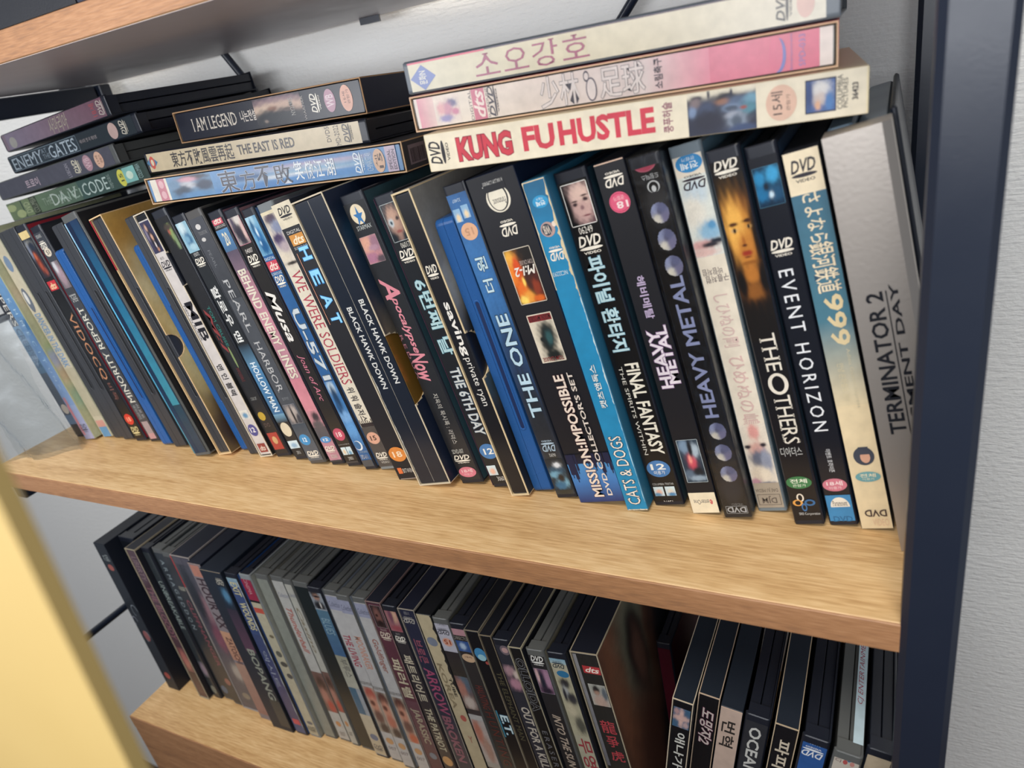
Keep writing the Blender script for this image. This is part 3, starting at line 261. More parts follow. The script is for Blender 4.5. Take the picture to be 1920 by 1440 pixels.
{'name':'dvd_case','typ':'sleeve','label':'open cream-edged card sleeve with golden side holding a black case edge out','x':-549.8,'y':60.1,'z':0,'th':11.2,'t':15.5,'h':193.5,'base':'34363b','side':'a88850','art':'gold','notch':(92,9),'edge':'e0c090','inner':'fore','wall':0.8,'redtop':1,'group':'DVD cases leaning in the row on the middle shelf','el':[]},
{'name':'dvd_case','typ':'clear','label':'clear DVD case with teal and deep blue ocean artwork behind bright edge','x':-571,'y':54.5,'z':0,'th':11.2,'t':19,'h':198,'base':'2a7c94','side':'11151c','group':'DVD cases leaning in the row on the middle shelf','el':[('G',134.0,200.9,0.0,1.0,'1c3454','1c6488'),('G',45.1,134.0,0.0,1.0,'1c6488','3c8898'),('G',1.9,45.1,0.0,1.0,'1c3c4c','20364c'),('G',117.0,200.9,0.0,0.13,'9cc4dc','58b4dc'),('G',1.9,117.0,0.0,0.13,'58b4dc','3c7484'),('G',1.9,200.9,0.13,0.4,'10203c','12304a'),('G',1.9,200.9,0.88,1,'1c3450','24303c')]},
{'name':'dvd_case','typ':'fore','label':'black DVD case, opening edge outward, right of the bright blue case','x':-604.5,'y':63.2,'z':0,'th':10.6,'t':15,'h':190.5,'base':'34363b','group':'DVD cases leaning in the row on the middle shelf','el':[]},
{'name':'bluray_case','typ':'fore','label':'bright blue translucent disc case right of the upside-down silver title','x':-619.8,'y':63.5,'z':0,'th':10.4,'t':11.8,'h':171.5,'base':'2458a0','shell':'blue','group':'DVD cases leaning in the row on the middle shelf','el':[]},
{'name':'dvd_case','typ':'keep','label':'dark grey DVD case with inverted silver serif title and round white age badge','x':-641.4,'y':67,'z':0,'th':10.0,'t':14.6,'h':190,'base':'3c3f45','side':'24262c','group':'DVD cases leaning in the row on the middle shelf','el':[('T',181.0,183.6,0.2,0.7,'b8b8b4','f','DREAMWORKS',''),('D',172.4,178.5,0.15,0.75,'f0e8d8','f', None),('E',165.9,172.8,0.2,0.8,'d8ccb8'),('T',167.6,171.1,0.36,0.64,'3c3a3c','f','15','b'),('I',139.7,161.9,0.2,0.9,'6c6468',[(0.5,0.5,0.4,0.4,'a08890'),(0.3,0.2,0.2,0.2,'c8c8cc')],0.7),('T',127.9,134.3,0.2,0.8,'c8c8c4','d','톰크루즈',''),('T',86.3,123.3,0.25,0.75,'e0dccc','u','REPORT','s'),('T',37.1,83.9,0.25,0.75,'e0dccc','u','MINORITY','s'),('T',21.9,34.6,0.2,0.5,'a0a4a8','d','마이너리티',''),('T',21.9,35.6,0.55,0.8,'a0a4a8','d','리포트',''),('R',7.9,19.3,0.2,0.8,'9c8c8c'),('R',-0.5,7.9,0.2,0.8,'b88c8c')]},
{'name':'dvd_case','typ':'keep','label':'black DVD case with fiery mask picture, red square patch and bronze capitals','x':-658.5,'y':65.5,'z':0,'th':9.5,'t':15.0,'h':192,'base':'131315','side':'8c1c2c','sideonly':'8c1c2c','group':'DVD cases leaning in the row on the middle shelf','el':[('R',181.3,198.4,0.0,1.0,'dcc488'),('T',187.3,190.3,0.2,0.85,'5a4a38','h','enterOne',''),('I',149.5,181.3,0.0,1.0,'1c222c',[(0.45,0.15,0.4,0.1,'8c8c84'),(0.2,0.3,0.12,0.2,'7c8494'),(0.5,0.6,0.25,0.28,'6c2c1c'),(0.45,0.45,0.12,0.1,'b85c3c'),(0.5,0.7,0.14,0.12,'a04830'),(0.7,0.85,0.15,0.1,'8c4434'),(0.6,0.2,0.3,0.12,'202838')],0.5),('R',138.7,146.4,0.12,0.92,'c03038'),('T',139.6,145.0,0.24,0.82,'e8c89c','h','dts','bi'),('T',58.7,118.4,0.2,0.78,'bc8460','d','VIDOCQ','s'),('T',39.5,55.7,0.3,0.7,'6c4840','d','비독','b'),('E',15.8,26.2,0.12,0.88,'c83428'),('T',18.9,23.1,0.32,0.68,'f0a080','h','18','b'),('D',5.3,13.7,0.15,0.85,'d8c890','h', None)]},
{'name':'dvd_case','typ':'fore','label':'black DVD case, opening edge outward, left of the fiery mask case','x':-673.9,'y':65.2,'z':0,'th':9.2,'t':13.8,'h':190.5,'base':'34363b','group':'DVD cases leaning in the row on the middle shelf','el':[]},
{'name':'dvd_case','typ':'fore','label':'black DVD case, opening edge outward, right of the beige case','x':-688.4,'y':66,'z':0,'th':8.9,'t':13.2,'h':188.5,'base':'34363b','group':'DVD cases leaning in the row on the middle shelf','el':[]},
{'name':'dvd_case','typ':'box','label':'beige DVD case with narrow pale blue capitals and oval portrait','x':-704.3,'y':66,'z':0,'th':8.8,'t':14.4,'h':188,'base':'b9b099','side':'a8a890','group':'DVD cases leaning in the row on the middle shelf','el':[('E',155.3,169.1,0.2,0.8,'6c8098'),('E',119.9,141.3,0.1,0.7,'5c6470'),('E',127.1,138.5,0.2,0.5,'c8c8c4'),('T',69.0,118.5,0.15,0.8,'6c8cac','d','DANCER IN THE DARK','b'),('R',20.9,67.9,0.0,1.0,'aca48c'),('R',10.1,16.6,0.1,0.9,'c08c80'),('R',0.3,10.1,0.1,0.9,'5f8cb0')]},
{'name':'dvd_case','typ':'box','label':'light blue and pink DVD case with pale green side artwork','x':-720.4,'y':59.4,'z':0,'th':8.8,'t':14.6,'h':190,'base':'6f8cac','side':'a8aa8a','art':'green','group':'DVD cases leaning in the row on the middle shelf','el':[('G',115.5,198.9,0.0,1.0,'6c94b8','5c84ac'),('R',105.7,115.5,0.0,1.0,'4a78a4'),('G',34.1,105.7,0.0,1.0,'6488b0','7c94b8'),('G',28.8,42.1,0.1,0.35,'b87c84','b87c84'),('G',-0.5,34.1,0.0,1.0,'8c9cbc','a8a4c0'),('G',4.4,34.1,0.06,0.3,'cc7c80','c88890'),('D',7.2,15.3,0.15,0.85,'4a4c60','h', None),('T',75.7,134.7,0.35,0.65,'a8c4d8','d','K  H  M  E  C  I  T',''),('T',49.9,70.6,0.4,0.6,'a8bcd0','d','U N X','')]},
{'name':'dvd_case','typ':'keep','label':'leftmost DVD case in the row, blue-grey with outlined white letters, behind clear plastic','x':-736.8,'y':61,'z':0,'th':8.4,'t':14.2,'h':189,'base':'2c2f36','side':'3a3e44','group':'DVD cases leaning in the row on the middle shelf','el':[('G',134.3,190.3,0.0,1.0,'17181d','17181d'),('T',108.9,153.4,0.2,0.85,'d8d4cc','d','JEEPERS',''),('G',64.2,108.9,0.0,1.0,'6c8ca8','5c7890'),('T',69.4,106.9,0.2,0.8,'4c6480','d','CREEPERS','b'),('G',16.1,64.2,0.0,1.0,'5a6470','4c5058'),('E',23.7,33.4,0.2,0.9,'c4b8a8'),('R',13.3,22.6,0.0,1.0,'5c7088')]},
{'name':'dvd_case','typ':'box','label':'thick cream DVD box with bold red title and motorcycle picture, bottom of right stack','x':0,'y':0,'z':0,'th':0,'t':17.4,'h':191.6,'base':'e8dcc2','D':135,'group':'DVD cases stacked flat on the right end of the row','side':'d8c8a4','worn':'e8d8b0','mat4':[-287.07042,44.92525,213.99952,-0.0017,-0.10454,0.99452,-0.0072,0.9945,0.10453,-0.99997,-0.00698,-0.00244],'el':[('D',1.6,12.0,0.2,0.82,'1c1820','f', None),('T',16.5,44.3,0.2,0.82,'c83a48','u','KUNG','B','8c2038'),('T',49.6,65.0,0.18,0.8,'cc3c4c','u','FU','B'),('T',67.0,109.9,0.16,0.78,'cf3a4c','u','HUSTLE','B'),('T',113.3,117.5,0.12,0.82,'8c4a60','f','쿵푸허슬','b'),('I',123.7,150.7,0.0,1.0,'20243a',[(0.0,0.3,0.16,0.5,'e6dcc4'),(0.02,0.85,0.14,0.3,'e6dcc4'),(0.2,0.42,0.11,0.15,'141726'),(0.29,0.47,0.07,0.11,'98684c'),(0.33,0.22,0.14,0.2,'4c5c78'),(0.3,0.05,0.12,0.12,'6c98ac'),(0.5,0.12,0.12,0.14,'4c8494'),(0.46,0.35,0.1,0.14,'7c90ac'),(0.47,0.35,0.07,0.1,'3c485c'),(0.48,0.18,0.04,0.05,'9c4c44'),(0.63,0.33,0.08,0.12,'a8acb8'),(0.78,0.28,0.18,0.14,'8c98a8'),(0.78,0.28,0.15,0.08,'4c5868'),(0.95,0.2,0.1,0.2,'34466c'),(0.14,0.86,0.06,0.09,'1c2030'),(0.25,0.88,0.12,0.08,'7c6c6c'),(0.45,0.72,0.2,0.12,'3c4864'),(0.45,0.93,0.12,0.06,'7c90b0'),(0.7,0.7,0.25,0.2,'191b30'),(0.1,0.35,0.08,0.02,'20243a'),(0.08,0.68,0.1,0.02,'20243a')],0.4),('E',154.4,165.9,0.12,0.9,'e0b8a0'),('T',156.4,160.8,0.26,0.76,'2c2024','f','15세',''),('T',162.0,163.5,0.34,0.7,'6c5048','f','관람가',''),('R',169.0,180.1,0.12,0.84,'24243c'),('I',169.4,179.7,0.15,0.81,'3c5c94',[(0.3,0.5,0.3,0.35,'d8d4d0'),(0.6,0.5,0.2,0.3,'c8b8b0'),(0.8,0.6,0.15,0.1,'d8a888'),(0.7,0.2,0.3,0.15,'4a78b0'),(0.4,0.9,0.5,0.12,'2c4478')],0.4),('T',180.5,182.4,0.1,0.82,'3c3434','f','COLUMBIA',''),('T',182.6,184.2,0.18,0.8,'3c3434','f','PICTURES',''),('T',185.7,187.8,0.3,0.66,'2c2428','f','36423','b')]},
{'name':'dvd_case','typ':'sleeve','label':'cream and pink DVD sleeve with outlined kicking footballer, middle of right stack','x':0,'y':0,'z':0,'th':0,'t':16.6,'h':193,'base':'e0cfc2','D':135,'group':'DVD cases stacked flat on the right end of the row','side':'e2a8a4','outer':'c85c78','edge':'e2bc98','wall':0.7,'inner':'keep','shell':'smoke','mat4':[-300.4668,60.11821,230.99955,-0.002,-0.06281,0.99802,-0.00712,0.998,0.06279,-0.99997,-0.00698,-0.00244],'el':[('G',3.5,17.1,0.0,1.0,'e6d6c4','d88c98'),('G',17.1,117.3,0.0,1.0,'dccbc4','e6d8c4'),('G',117.3,144.2,0.0,1.0,'dc8494','dccbc4'),('G',144.2,186.3,0.0,1.0,'d45470','d87488'),('I',12.6,26.6,0.1,0.9,'e2d2c2',[(0.3,0.3,0.14,0.2,'5c5c84'),(0.5,0.5,0.25,0.2,'c88c9c'),(0.8,0.6,0.12,0.25,'8c84b0'),(0.45,0.75,0.2,0.15,'d8a0a0'),(0.6,0.2,0.12,0.15,'c87c94')],0.4),('R',33.6,40.4,0.06,0.92,'c86c80'),('T',34.1,39.8,0.12,0.86,'ecd8cc','f','dts','bi'),('T',31.8,33.3,0.1,0.9,'6c5c5c','f','DIGITAL',''),('T',41.0,42.1,0.06,0.9,'5c4c50','f','SURROUND',''),('D',42.1,46.9,0.06,0.9,'3c3440','f', None),('T',68.3,87.3,0.1,0.9,'e0d4cc','u','少林','b','4c4850'),('E',89.6,92.3,0.12,0.4,'5c545c'),('E',90.0,92.0,0.17,0.35,'e0d2ca'),('E',90.3,95.3,0.3,0.9,'6c646c'),('E',90.8,94.8,0.34,0.86,'e0d2ca'),('T',96.8,116.9,0.1,0.88,'e0d4cc','u','足球','b','4c4850'),('T',121.0,124.7,0.12,0.85,'4c444c','f','소림축구','b'),('E',168.2,174.0,0.15,0.92,'6c6cb0'),('E',167.4,172.8,0.1,0.9,'d8607c'),('T',175.4,176.4,0.1,0.9,'8c64a0','f','Entertainment',''),('T',178.8,181.1,0.15,0.85,'8468a8','f','SPD-033','')]},
{'name':'dvd_case','typ':'keep','label':'pale cream DVD case with large pink Korean title, topmost of right stack','x':0,'y':0,'z':0,'th':0,'t':14.8,'h':191.2,'base':'d3c9ae','D':135,'group':'DVD cases stacked flat on the right end of the row','side':'c8506c','shell':'grey','mat4':[-297.6682,56.60475,246.7996,-0.00215,-0.04189,0.99912,-0.00708,0.9991,0.04188,-0.99997,-0.00698,-0.00244],'el':[('G',1.5,92.3,0.0,1.0,'d6c8a6','d0c7ac'),('G',92.3,186.3,0.0,1.0,'dcd2bc','d8cbac'),('R',1.5,44.1,0,0.12,'d4546c'),('R',44.1,165.7,0,0.1,'5c4450'),('Q',10.0,0.55,7.0,'6878b0'),('T',7.6,12.0,0.35,0.75,'e0dccc','f','문화IN','b'),('T',38.0,50.6,0.2,0.82,'a04c68','u','소','s'),('T',52.7,64.9,0.2,0.82,'a04c68','u','오','s'),('T',66.9,79.1,0.16,0.86,'a04c68','u','강','s'),('T',81.1,93.3,0.18,0.82,'a04c68','u','호','s'),('D',168.6,174.3,0.1,0.85,'3c3430','f', None),('E',176.0,182.3,0.15,0.85,'d8b0a0')]},
{'name':'dvd_case','typ':'sleeve','label':'blue swordplay DVD sleeve with brushed calligraphy, bottom of middle stack','x':0,'y':0,'z':0,'th':0,'t':16.6,'h':193.6,'base':'4f7ca8','D':135,'group':'DVD cases stacked flat in the middle','side':'3a2c34','outer':'3c3a40','edge':'d0ac84','wall':0.7,'art':'barcode','mat4':[-519.90307,64.20407,210.99206,-0.00584,-0.09606,0.99536,-0.03037,0.99493,0.09584,-0.99952,-0.02967,-0.00873],'el':[('R',3.7,8.9,0.0,1.0,'d4cab8'),('R',8.9,15.9,0.0,1.0,'b8707c'),('E',10.3,14.5,0.15,0.45,'d0a0a4'),('E',10.3,14.5,0.55,0.85,'d0a0a4'),('R',15.9,18.7,0.0,1.0,'d4cab8'),('I',17.8,55.7,0.0,1.0,'5f88a8',[(0.12,0.4,0.12,0.3,'1c2030'),(0.2,0.55,0.12,0.2,'c8909c'),(0.45,0.6,0.15,0.25,'c8c8cc'),(0.5,0.2,0.25,0.2,'26344c'),(0.7,0.7,0.3,0.2,'26384c'),(0.9,0.4,0.15,0.4,'4a7ca8'),(0.35,0.85,0.2,0.12,'5c7c98')],0.6),('I',54.8,184.1,0.0,1.0,'5888b4',[(0.1,0.5,0.1,0.4,'4a7cb0'),(0.25,0.4,0.1,0.3,'a89ab0'),(0.35,0.5,0.08,0.3,'9aa8bc'),(0.5,0.4,0.1,0.3,'86a8c0'),(0.6,0.5,0.08,0.25,'d0d4d4'),(0.45,0.8,0.15,0.12,'2c5480'),(0.75,0.3,0.15,0.3,'4080b8'),(0.9,0.7,0.15,0.3,'3a74ac')],1.0),('T',60.1,75.1,0.12,0.92,'3a3c48','u','東','b','c8ccd4'),('T',77.2,88.8,0.22,0.9,'3a3c48','u','方','','c8ccd4'),('T',89.7,101.1,0.15,0.88,'3a3c48','u','不','b','c8ccd4'),('T',103.5,115.8,0.18,0.85,'3a3c48','u','敗','','c8ccd4'),('T',118.6,124.8,0.15,0.8,'e0e4e4','u','笑','b'),('T',126.4,132.5,0.2,0.8,'e0e4e4','u','傲','b'),('T',133.3,139.3,0.2,0.8,'e0e4e4','u','江','b'),('T',140.8,147.2,0.2,0.8,'e0e4e4','u','湖','b'),('D',160.8,167.2,0.15,0.85,'dce4e8','f', None),('T',168.7,172.9,0.2,0.8,'b8c8d4','f','CHINA STAR',''),('E',173.6,181.0,0.12,0.9,'d0a888'),('T',176.9,179.7,0.26,0.76,'4c3428','f','15','b'),('T',175.0,176.5,0.32,0.7,'4c3428','f','세',''),('R',182.1,189.0,0.0,1.0,'b8a4b4'),('T',183.4,185.5,0.2,0.85,'4c3c4c','f','SPECIAL','b'),('T',186.2,188.3,0.2,0.85,'4c3c4c','f','EDITION','b')]},
{'name':'dvd_case','typ':'keep','label':'beige DVD case with plain black Chinese and English title, middle of middle stack','x':0,'y':0,'z':0,'th':0,'t':14,'h':191,'base':'c9b795','D':135,'group':'DVD cases stacked flat in the middle','side':'c9b795','shell':'dark','mat4':[-545.88297,90.11679,225.29331,-0.00836,-0.01247,0.99989,-0.02977,0.99948,0.01222,-0.99952,-0.02967,-0.00873],'el':[('Q',6.4,0.5,5.5,'4a7898'),('E',4.2,9.1,0.2,0.8,'c85848'),('E',5.3,8.0,0.35,0.65,'d8c8a8'),('T',25.9,84.2,0.14,0.86,'3c3634','u','東方不敗風雲再起','b'),('T',88.0,135.7,0.28,0.72,'3c3634','u','THE EAST IS RED','b'),('T',160.8,164.0,0.1,0.72,'4c4440','f','DVD5',''),('T',167.2,170.8,0.1,0.9,'4c4440','f','MD-2022',''),('D',173.6,180.3,0.1,0.85,'3c3634','f', None)]},
{'name':'dvd_case','typ':'sleeve','label':'thick black DVD sleeve with white serif title and man with rifle, top of middle stack','x':0,'y':0,'z':0,'th':0,'t':21.2,'h':172.4,'base':'121526','D':105,'group':'DVD cases stacked flat in the middle','side':'151c38','outer':'1c2036','edge':'b89068','wall':0.7,'mat4':[-548.80741,127.62662,246.78986,-0.00908,0.01195,0.99989,-0.02956,0.99949,-0.01222,-0.99952,-0.02967,-0.00873],'el':[('T',16.2,60.8,0.3,0.7,'e0d4c4','u','I AM LEGEND','s'),('T',64.9,87.7,0.32,0.66,'d8ccc0','u','나는전설이다','b'),('I',79.2,121.7,0.02,0.98,'121526',[(0.22,0.5,0.2,0.55,'8c7078'),(0.4,0.45,0.2,0.6,'d0b09c'),(0.48,0.8,0.2,0.25,'d8bca4'),(0.42,0.62,0.09,0.1,'986c58'),(0.66,0.35,0.22,0.3,'1c2028'),(0.68,0.75,0.24,0.3,'20242c'),(0.5,0.28,0.06,0.12,'5c4c48'),(0.36,0.22,0.1,0.03,'1c1c24'),(0.8,0.8,0.05,0.04,'8c7c70')],0.45),('T',111.0,114.7,0.2,0.7,'a8a49c','f','NY21905',''),('T',121.7,123.6,0.2,0.9,'b0a8a0','f','WARNER',''),('D',129.1,137.2,0.2,0.75,'f0e8d8','f', None),('E',140.8,149.6,0.15,0.8,'b88c9c'),('T',142.1,148.3,0.3,0.65,'e0c8cc','f','WB','b'),('E',153.9,163.4,0.12,0.85,'dca48c'),('T',156.1,158.2,0.3,0.6,'5c3830','f','15세',''),('T',159.1,161.2,0.25,0.65,'5c3830','f','관람가','')]},
{'name':'dvd_case','typ':'box','label':'dark green DVD case with pale thin serif title, bottom of left stack','x':0,'y':0,'z':0,'th':0,'t':15,'h':200,'base':'2c4038','D':132,'group':'DVD cases stacked flat at the left','side':'1c2a28','mat4':[-784.38556,118.0,201.53587,0.09237,0.0,0.99572,-0.0,1.0,0.0,-0.99572,0.0,0.09237],'el':[('G',36.8,110.5,0.0,1.0,'4a6050','64785c'),('G',110.5,196.2,0.0,1.0,'22382f','35504a'),('R',-4.6,22.7,0.0,1.0,'6a7a58'),('E',-0.9,13.7,0.1,0.5,'a0aa78'),('E',10.1,24.5,0.5,0.95,'a0aa78'),('R',24.5,36.8,0.0,1.0,'70805c'),('T',26.2,35.0,0.2,0.8,'a8b088','f','DVD',''),('R',36.8,47.1,0.0,1.0,'24301f'),('T',37.6,46.3,0.05,0.9,'909880','f','COLUMBIA',''),('T',55.6,69.0,0.3,0.7,'8c9c88','u','THE',''),('T',69.0,107.4,0.2,0.85,'b0bcb0','u','DA V','s'),('T',80.5,112.0,0.35,0.8,'8ca090','u','INCI',''),('T',115.1,149.2,0.2,0.85,'b4c4bc','u','CODE','s'),('T',150.7,155.0,0.15,0.85,'98a8a0','f','다빈치코드',''),('E',163.4,173.2,0.1,0.95,'c8c44c'),('T',166.3,170.4,0.3,0.7,'4c5028','f','15','b'),('R',171.8,186.8,0.1,0.85,'7cb4ac'),('E',174.6,182.8,0.3,0.7,'c8dcc8'),('T',188.2,193.5,0.1,0.8,'8ca8a4','f','COLUMBIA','')]},
{'name':'dvd_case','typ':'keep','label':'dark grey glossy DVD case with small pink Korean title, second from bottom of left stack','x':0,'y':0,'z':0,'th':0,'t':15,'h':187,'base':'4c4c56','D':130,'group':'DVD cases stacked flat at the left','side':'2a2e3a','shell':'greyclear','mat4':[-787.99141,118.05202,219.95252,0.07943,0.04362,0.99589,-0.00347,0.99905,-0.04348,-0.99683,0.0,0.0795],'el':[('T',49.6,71.3,0.35,0.8,'b8a4ac','u','트로이','b'),('T',115.6,120.5,0.2,0.9,'9c98a0','f','L13ECAN',''),('D',127.0,136.5,0.15,0.85,'d0c8b0','f', None),('E',142.0,153.6,0.1,0.9,'a8848c'),('T',144.3,151.3,0.25,0.75,'d0b0b4','f','WB',''),('E',158.1,169.3,0.12,0.92,'d0a890'),('T',160.4,163.4,0.3,0.7,'5c4438','f','15세',''),('T',164.9,167.8,0.3,0.7,'5c4438','f','관람가','')]},
{'name':'dvd_case','typ':'keep','label':'black DVD case with boxed thin serif title, third from bottom of left stack','x':0,'y':0,'z':0,'th':0,'t':14.2,'h':191,'base':'1c262c','D':130,'group':'DVD cases stacked flat at the left','side':'1a2030','mat4':[-752.96431,118.65391,239.16712,0.06791,0.05582,0.99613,-0.0038,0.99844,-0.05569,-0.99768,0.0,0.06802],'el':[('R',0.2,109.5,0.08,0.92,'26323a'),('F',0.2,109.5,0.1,0.9,'7c8c94',0.3),('T',5.9,55.0,0.2,0.84,'a4b0b8','u','ENEMY','s'),('T',55.0,63.6,0.2,0.45,'7c8890','u','AT',''),('T',55.0,65.3,0.5,0.75,'7c8890','u','THE',''),('T',66.2,106.4,0.18,0.84,'a8b4bc','u','GATES','s'),('T',112.6,137.0,0.4,0.6,'8c8484','u','에너미 앳 더 게이트','b'),('E',153.1,164.5,0.1,0.9,'b89c94'),('D',168.7,177.0,0.15,0.85,'c4bcac','f', None)]},
{'name':'dvd_case','typ':'keep','label':'mauve DVD case with thin yellow handwriting, topmost of left stack','x':0,'y':0,'z':0,'th':0,'t':14.5,'h':190.5,'base':'806c78','D':126,'group':'DVD cases stacked flat at the left','side':'14182a','shell':'dark','mat4':[-765.45073,128.11086,256.88013,0.05177,0.14608,0.98792,-0.00765,0.98927,-0.14588,-0.99863,0.0,0.05234],'el':[('G',8.7,110.9,0.0,1.0,'745c68','84788a'),('G',110.9,189.8,0.0,1.0,'6c4c58','745c68'),('E',13.4,27.2,0.3,0.9,'a09c94'),('T',93.3,126.0,0.1,0.9,'a49c88','u','사마리아','i'),('T',165.0,173.4,0.2,0.8,'a0484c','f','18세',''),('D',175.9,186.6,0.15,0.85,'b0a49c','f', None)]},
{'name':'dvd_case','typ':'box','label':'leftmost bottom-shelf case, thick black with white curling smoke lines','x':-758.45,'y':42,'z':-302.5,'th':0.4,'t':17,'h':194,'base':'20262e','side':'141a26','group':'DVD cases standing in the row on the bottom shelf','el':[('T',172.9,180.7,0.3,0.8,'8c9494','d','맨',''),('E',161.0,168.9,0.3,0.8,'a05850'),('C',95.0,0.2,3.0,'8c909c'),('C',110.0,0.7,4.0,'7c848c'),('C',75.0,0.6,4.0,'9098a0'),('E',68.8,83.4,0.3,0.8,'8c5454'),('E',15.8,25.1,0.3,0.8,'a04c44')]},
{'name':'dvd_case','typ':'keep','label':'second bottom-shelf case from the left, plain black and set back','x':-739.91,'y':56,'z':-302.5,'th':0.5,'t':23,'h':194,'base':'161a20','side':'161a20','group':'DVD cases standing in the row on the bottom shelf','el':[('E',166.9,173.5,0.3,0.6,'3c4448')]},
{'name':'dvd_case','typ':'sleeve','label':'mauve bottom-shelf DVD sleeve with white right edge, third from left','x':-711.29,'y':43.5,'z':-302.5,'th':0.8,'t':14.5,'h':194,'base':'4c343c','side':'1c1e28','edge':'a89c84','wall':0.7,'group':'DVD cases standing in the row on the bottom shelf','el':[('T',155.8,184.6,0.2,0.7,'7c6468','d','LIBERTY',''),('T',81.1,149.3,0.2,0.8,'7c545c','d','THE BLOODY','b'),('I',37.5,70.4,0.0,1.0,'5c3c40',[(0.5,0.5,0.4,0.4,'a86860')],1),('G',7.2,36.0,0.0,1.0,'3c2c30','5c4444')]},
{'name':'dvd_case','typ':'keep','label':'dark bottom-shelf DVD case with pale narrow capitals, fourth from left','x':-694.95,'y':48.6,'z':-302.5,'th':0.9,'t':11.4,'h':194,'base':'30363a','side':'20262e','group':'DVD cases standing in the row on the bottom shelf','el':[('T',94.2,154.6,0.2,0.75,'909c98','d','UNBREAKABLE',''),('I',29.3,51.4,0.0,1.0,'3c4448',[(0.5,0.5,0.4,0.4,'8c7c88')],1),('E',6.5,18.0,0.2,0.8,'7c7c70')]},
{'name':'dvd_case','typ':'keep','label':'smoke-clear bottom-shelf DVD case with tiny stacked letters, fifth from left','x':-682.21,'y':51,'z':-302.5,'th':1.0,'t':14.6,'h':194,'base':'2c3238','side':'3c4448','shell':'greyclear','group':'DVD cases standing in the row on the bottom shelf','el':[('T',95.6,180.9,0.35,0.7,'8c989c','d','A R M A G E D D O N',''),('E',8.6,19.9,0.2,0.8,'4c5c70')]},
{'name':'dvd_case','typ':'keep','label':'smoke-clear bottom-shelf DVD case with dim red title, sixth from left','x':-665.74,'y':49,'z':-302.5,'th':1.2,'t':13,'h':194,'base':'34363a','side':'4c5054','shell':'greyclear','group':'DVD cases standing in the row on the bottom shelf','el':[('D',148.9,154.0,0.15,0.85,'a0a090','h', None),('T',52.6,138.0,0.25,0.7,'7c4850','d','CLIFFHANGER','b'),('E',27.1,36.6,0.2,0.8,'8c5c54')]},
{'name':'dvd_case','typ':'sleeve','label':'bottom-shelf DVD sleeve with crimson corner and long white edge, seventh from left','x':-651.5,'y':48,'z':-302.5,'th':1.3,'t':26,'h':194,'base':'54525c','side':'1a2030','edge':'9c9490','wall':1.0,'split':1,'redtop':1,'group':'DVD cases standing in the row on the bottom shelf','el':[('I',8.9,183.8,0.0,1.0,'4c4c56',[(0.7,0.3,0.4,0.1,'8c6c74'),(0.6,0.5,0.3,0.1,'7c4c5c'),(0.7,0.75,0.3,0.06,'9c948c'),(0.3,0.2,0.3,0.2,'2c3038')],1.5),('E',14.9,23.7,0.3,0.7,'7c7468')]},
{'name':'dvd_case','typ':'box','label':'peach and grey bottom-shelf DVD case with black crowded letters','x':-622.76,'y':44,'z':-302.5,'th':1.4,'t':17,'h':194,'base':'7c7478','side':'1a2030','edge':'b89c8c','group':'DVD cases standing in the row on the bottom shelf','el':[('R',178.7,191.8,0.1,0.8,'b07868'),('T',117.7,176.9,0.15,0.85,'3c2c34','d','HOUR XX','b'),('G',77.9,114.4,0.0,1.0,'b88c70','a87c68'),('T',74.5,107.9,0.25,0.7,'4c3030','d','ZATOICHI','b'),('G',7.1,74.5,0.0,1.0,'a08070','8c6860')]},
{'name':'dvd_case','typ':'box','label':'black bottom-shelf DVD case with blue glow and tall grey letters beneath a beige tag','x':-602.42,'y':40,'z':-302.5,'th':1.5,'t':26.5,'h':194,'base':'1c2430','edge':'9c8c74','side':'17202e','group':'DVD cases standing in the row on the bottom shelf','el':[('D',179.5,187.1,0.6,0.95,'a8a498','f', None),('I',152.5,177.7,0.5,1.0,'182434',[(0.6,0.4,0.3,0.3,'4a7898')],1),('G',102.2,152.5,0.5,1.0,'2c2838','54384c'),('T',41.6,105.4,0.56,0.9,'8c9084','d','BOPANG','b'),('G',6.0,41.6,0.5,1.0,'40403c','44403c')]},
{'name':'dvd_case','typ':'keep','label':'blue bottom-shelf DVD case with yellow-white capitals and jagged white streak','x':-574.18,'y':42,'z':-302.5,'th':1.6,'t':14.8,'h':194,'base':'3c4c74','side':'2c5494','group':'DVD cases standing in the row on the bottom shelf','el':[('G',179.7,192.4,0.0,1.0,'8ca4ac','5c7ca4'),('T',169.2,184.4,0.2,0.75,'c0b88c','d','EXIT','b'),('T',130.5,162.1,0.2,0.75,'c4bc90','d','WOUNDS','b'),('G',19.1,125.5,0.0,1.0,'3c486c','3c3c60'),('S',4.8,185.5,'c0c4bc','r',1.6,40,21),('T',60.7,106.6,0.2,0.6,'8c94a4','d','엑시트',''),('R',13.4,20.5,0.2,0.8,'b84450')]},
{'name':'dvd_case','typ':'keep','label':'cream bottom-shelf DVD case with crimson block at top and leaf sprigs','x':-558.54,'y':44,'z':-302.5,'th':1.7,'t':13.6,'h':194,'base':'aca690','side':'9ca098','shell':'clear','group':'DVD cases standing in the row on the bottom shelf','el':[('R',166.1,192.6,0.05,0.95,'8c2c44'),('T',172.5,189.8,0.3,0.6,'b88c94','d','CINEMA',''),('R',163.7,166.1,0.0,1.0,'1c1c20'),('R',151.9,157.8,0.1,0.9,'b05044'),('E',123.8,127.6,0.4,0.8,'6c6450'),('E',101.2,108.8,0.3,0.8,'5c5c54'),('E',89.6,96.1,0.3,0.9,'4c4c48'),('E',75.3,81.8,0.4,0.9,'4c4c4c'),('E',16.6,20.8,0.3,0.8,'5c6068'),('D',6.6,13.8,0.15,0.85,'6c685c','h', None)]},
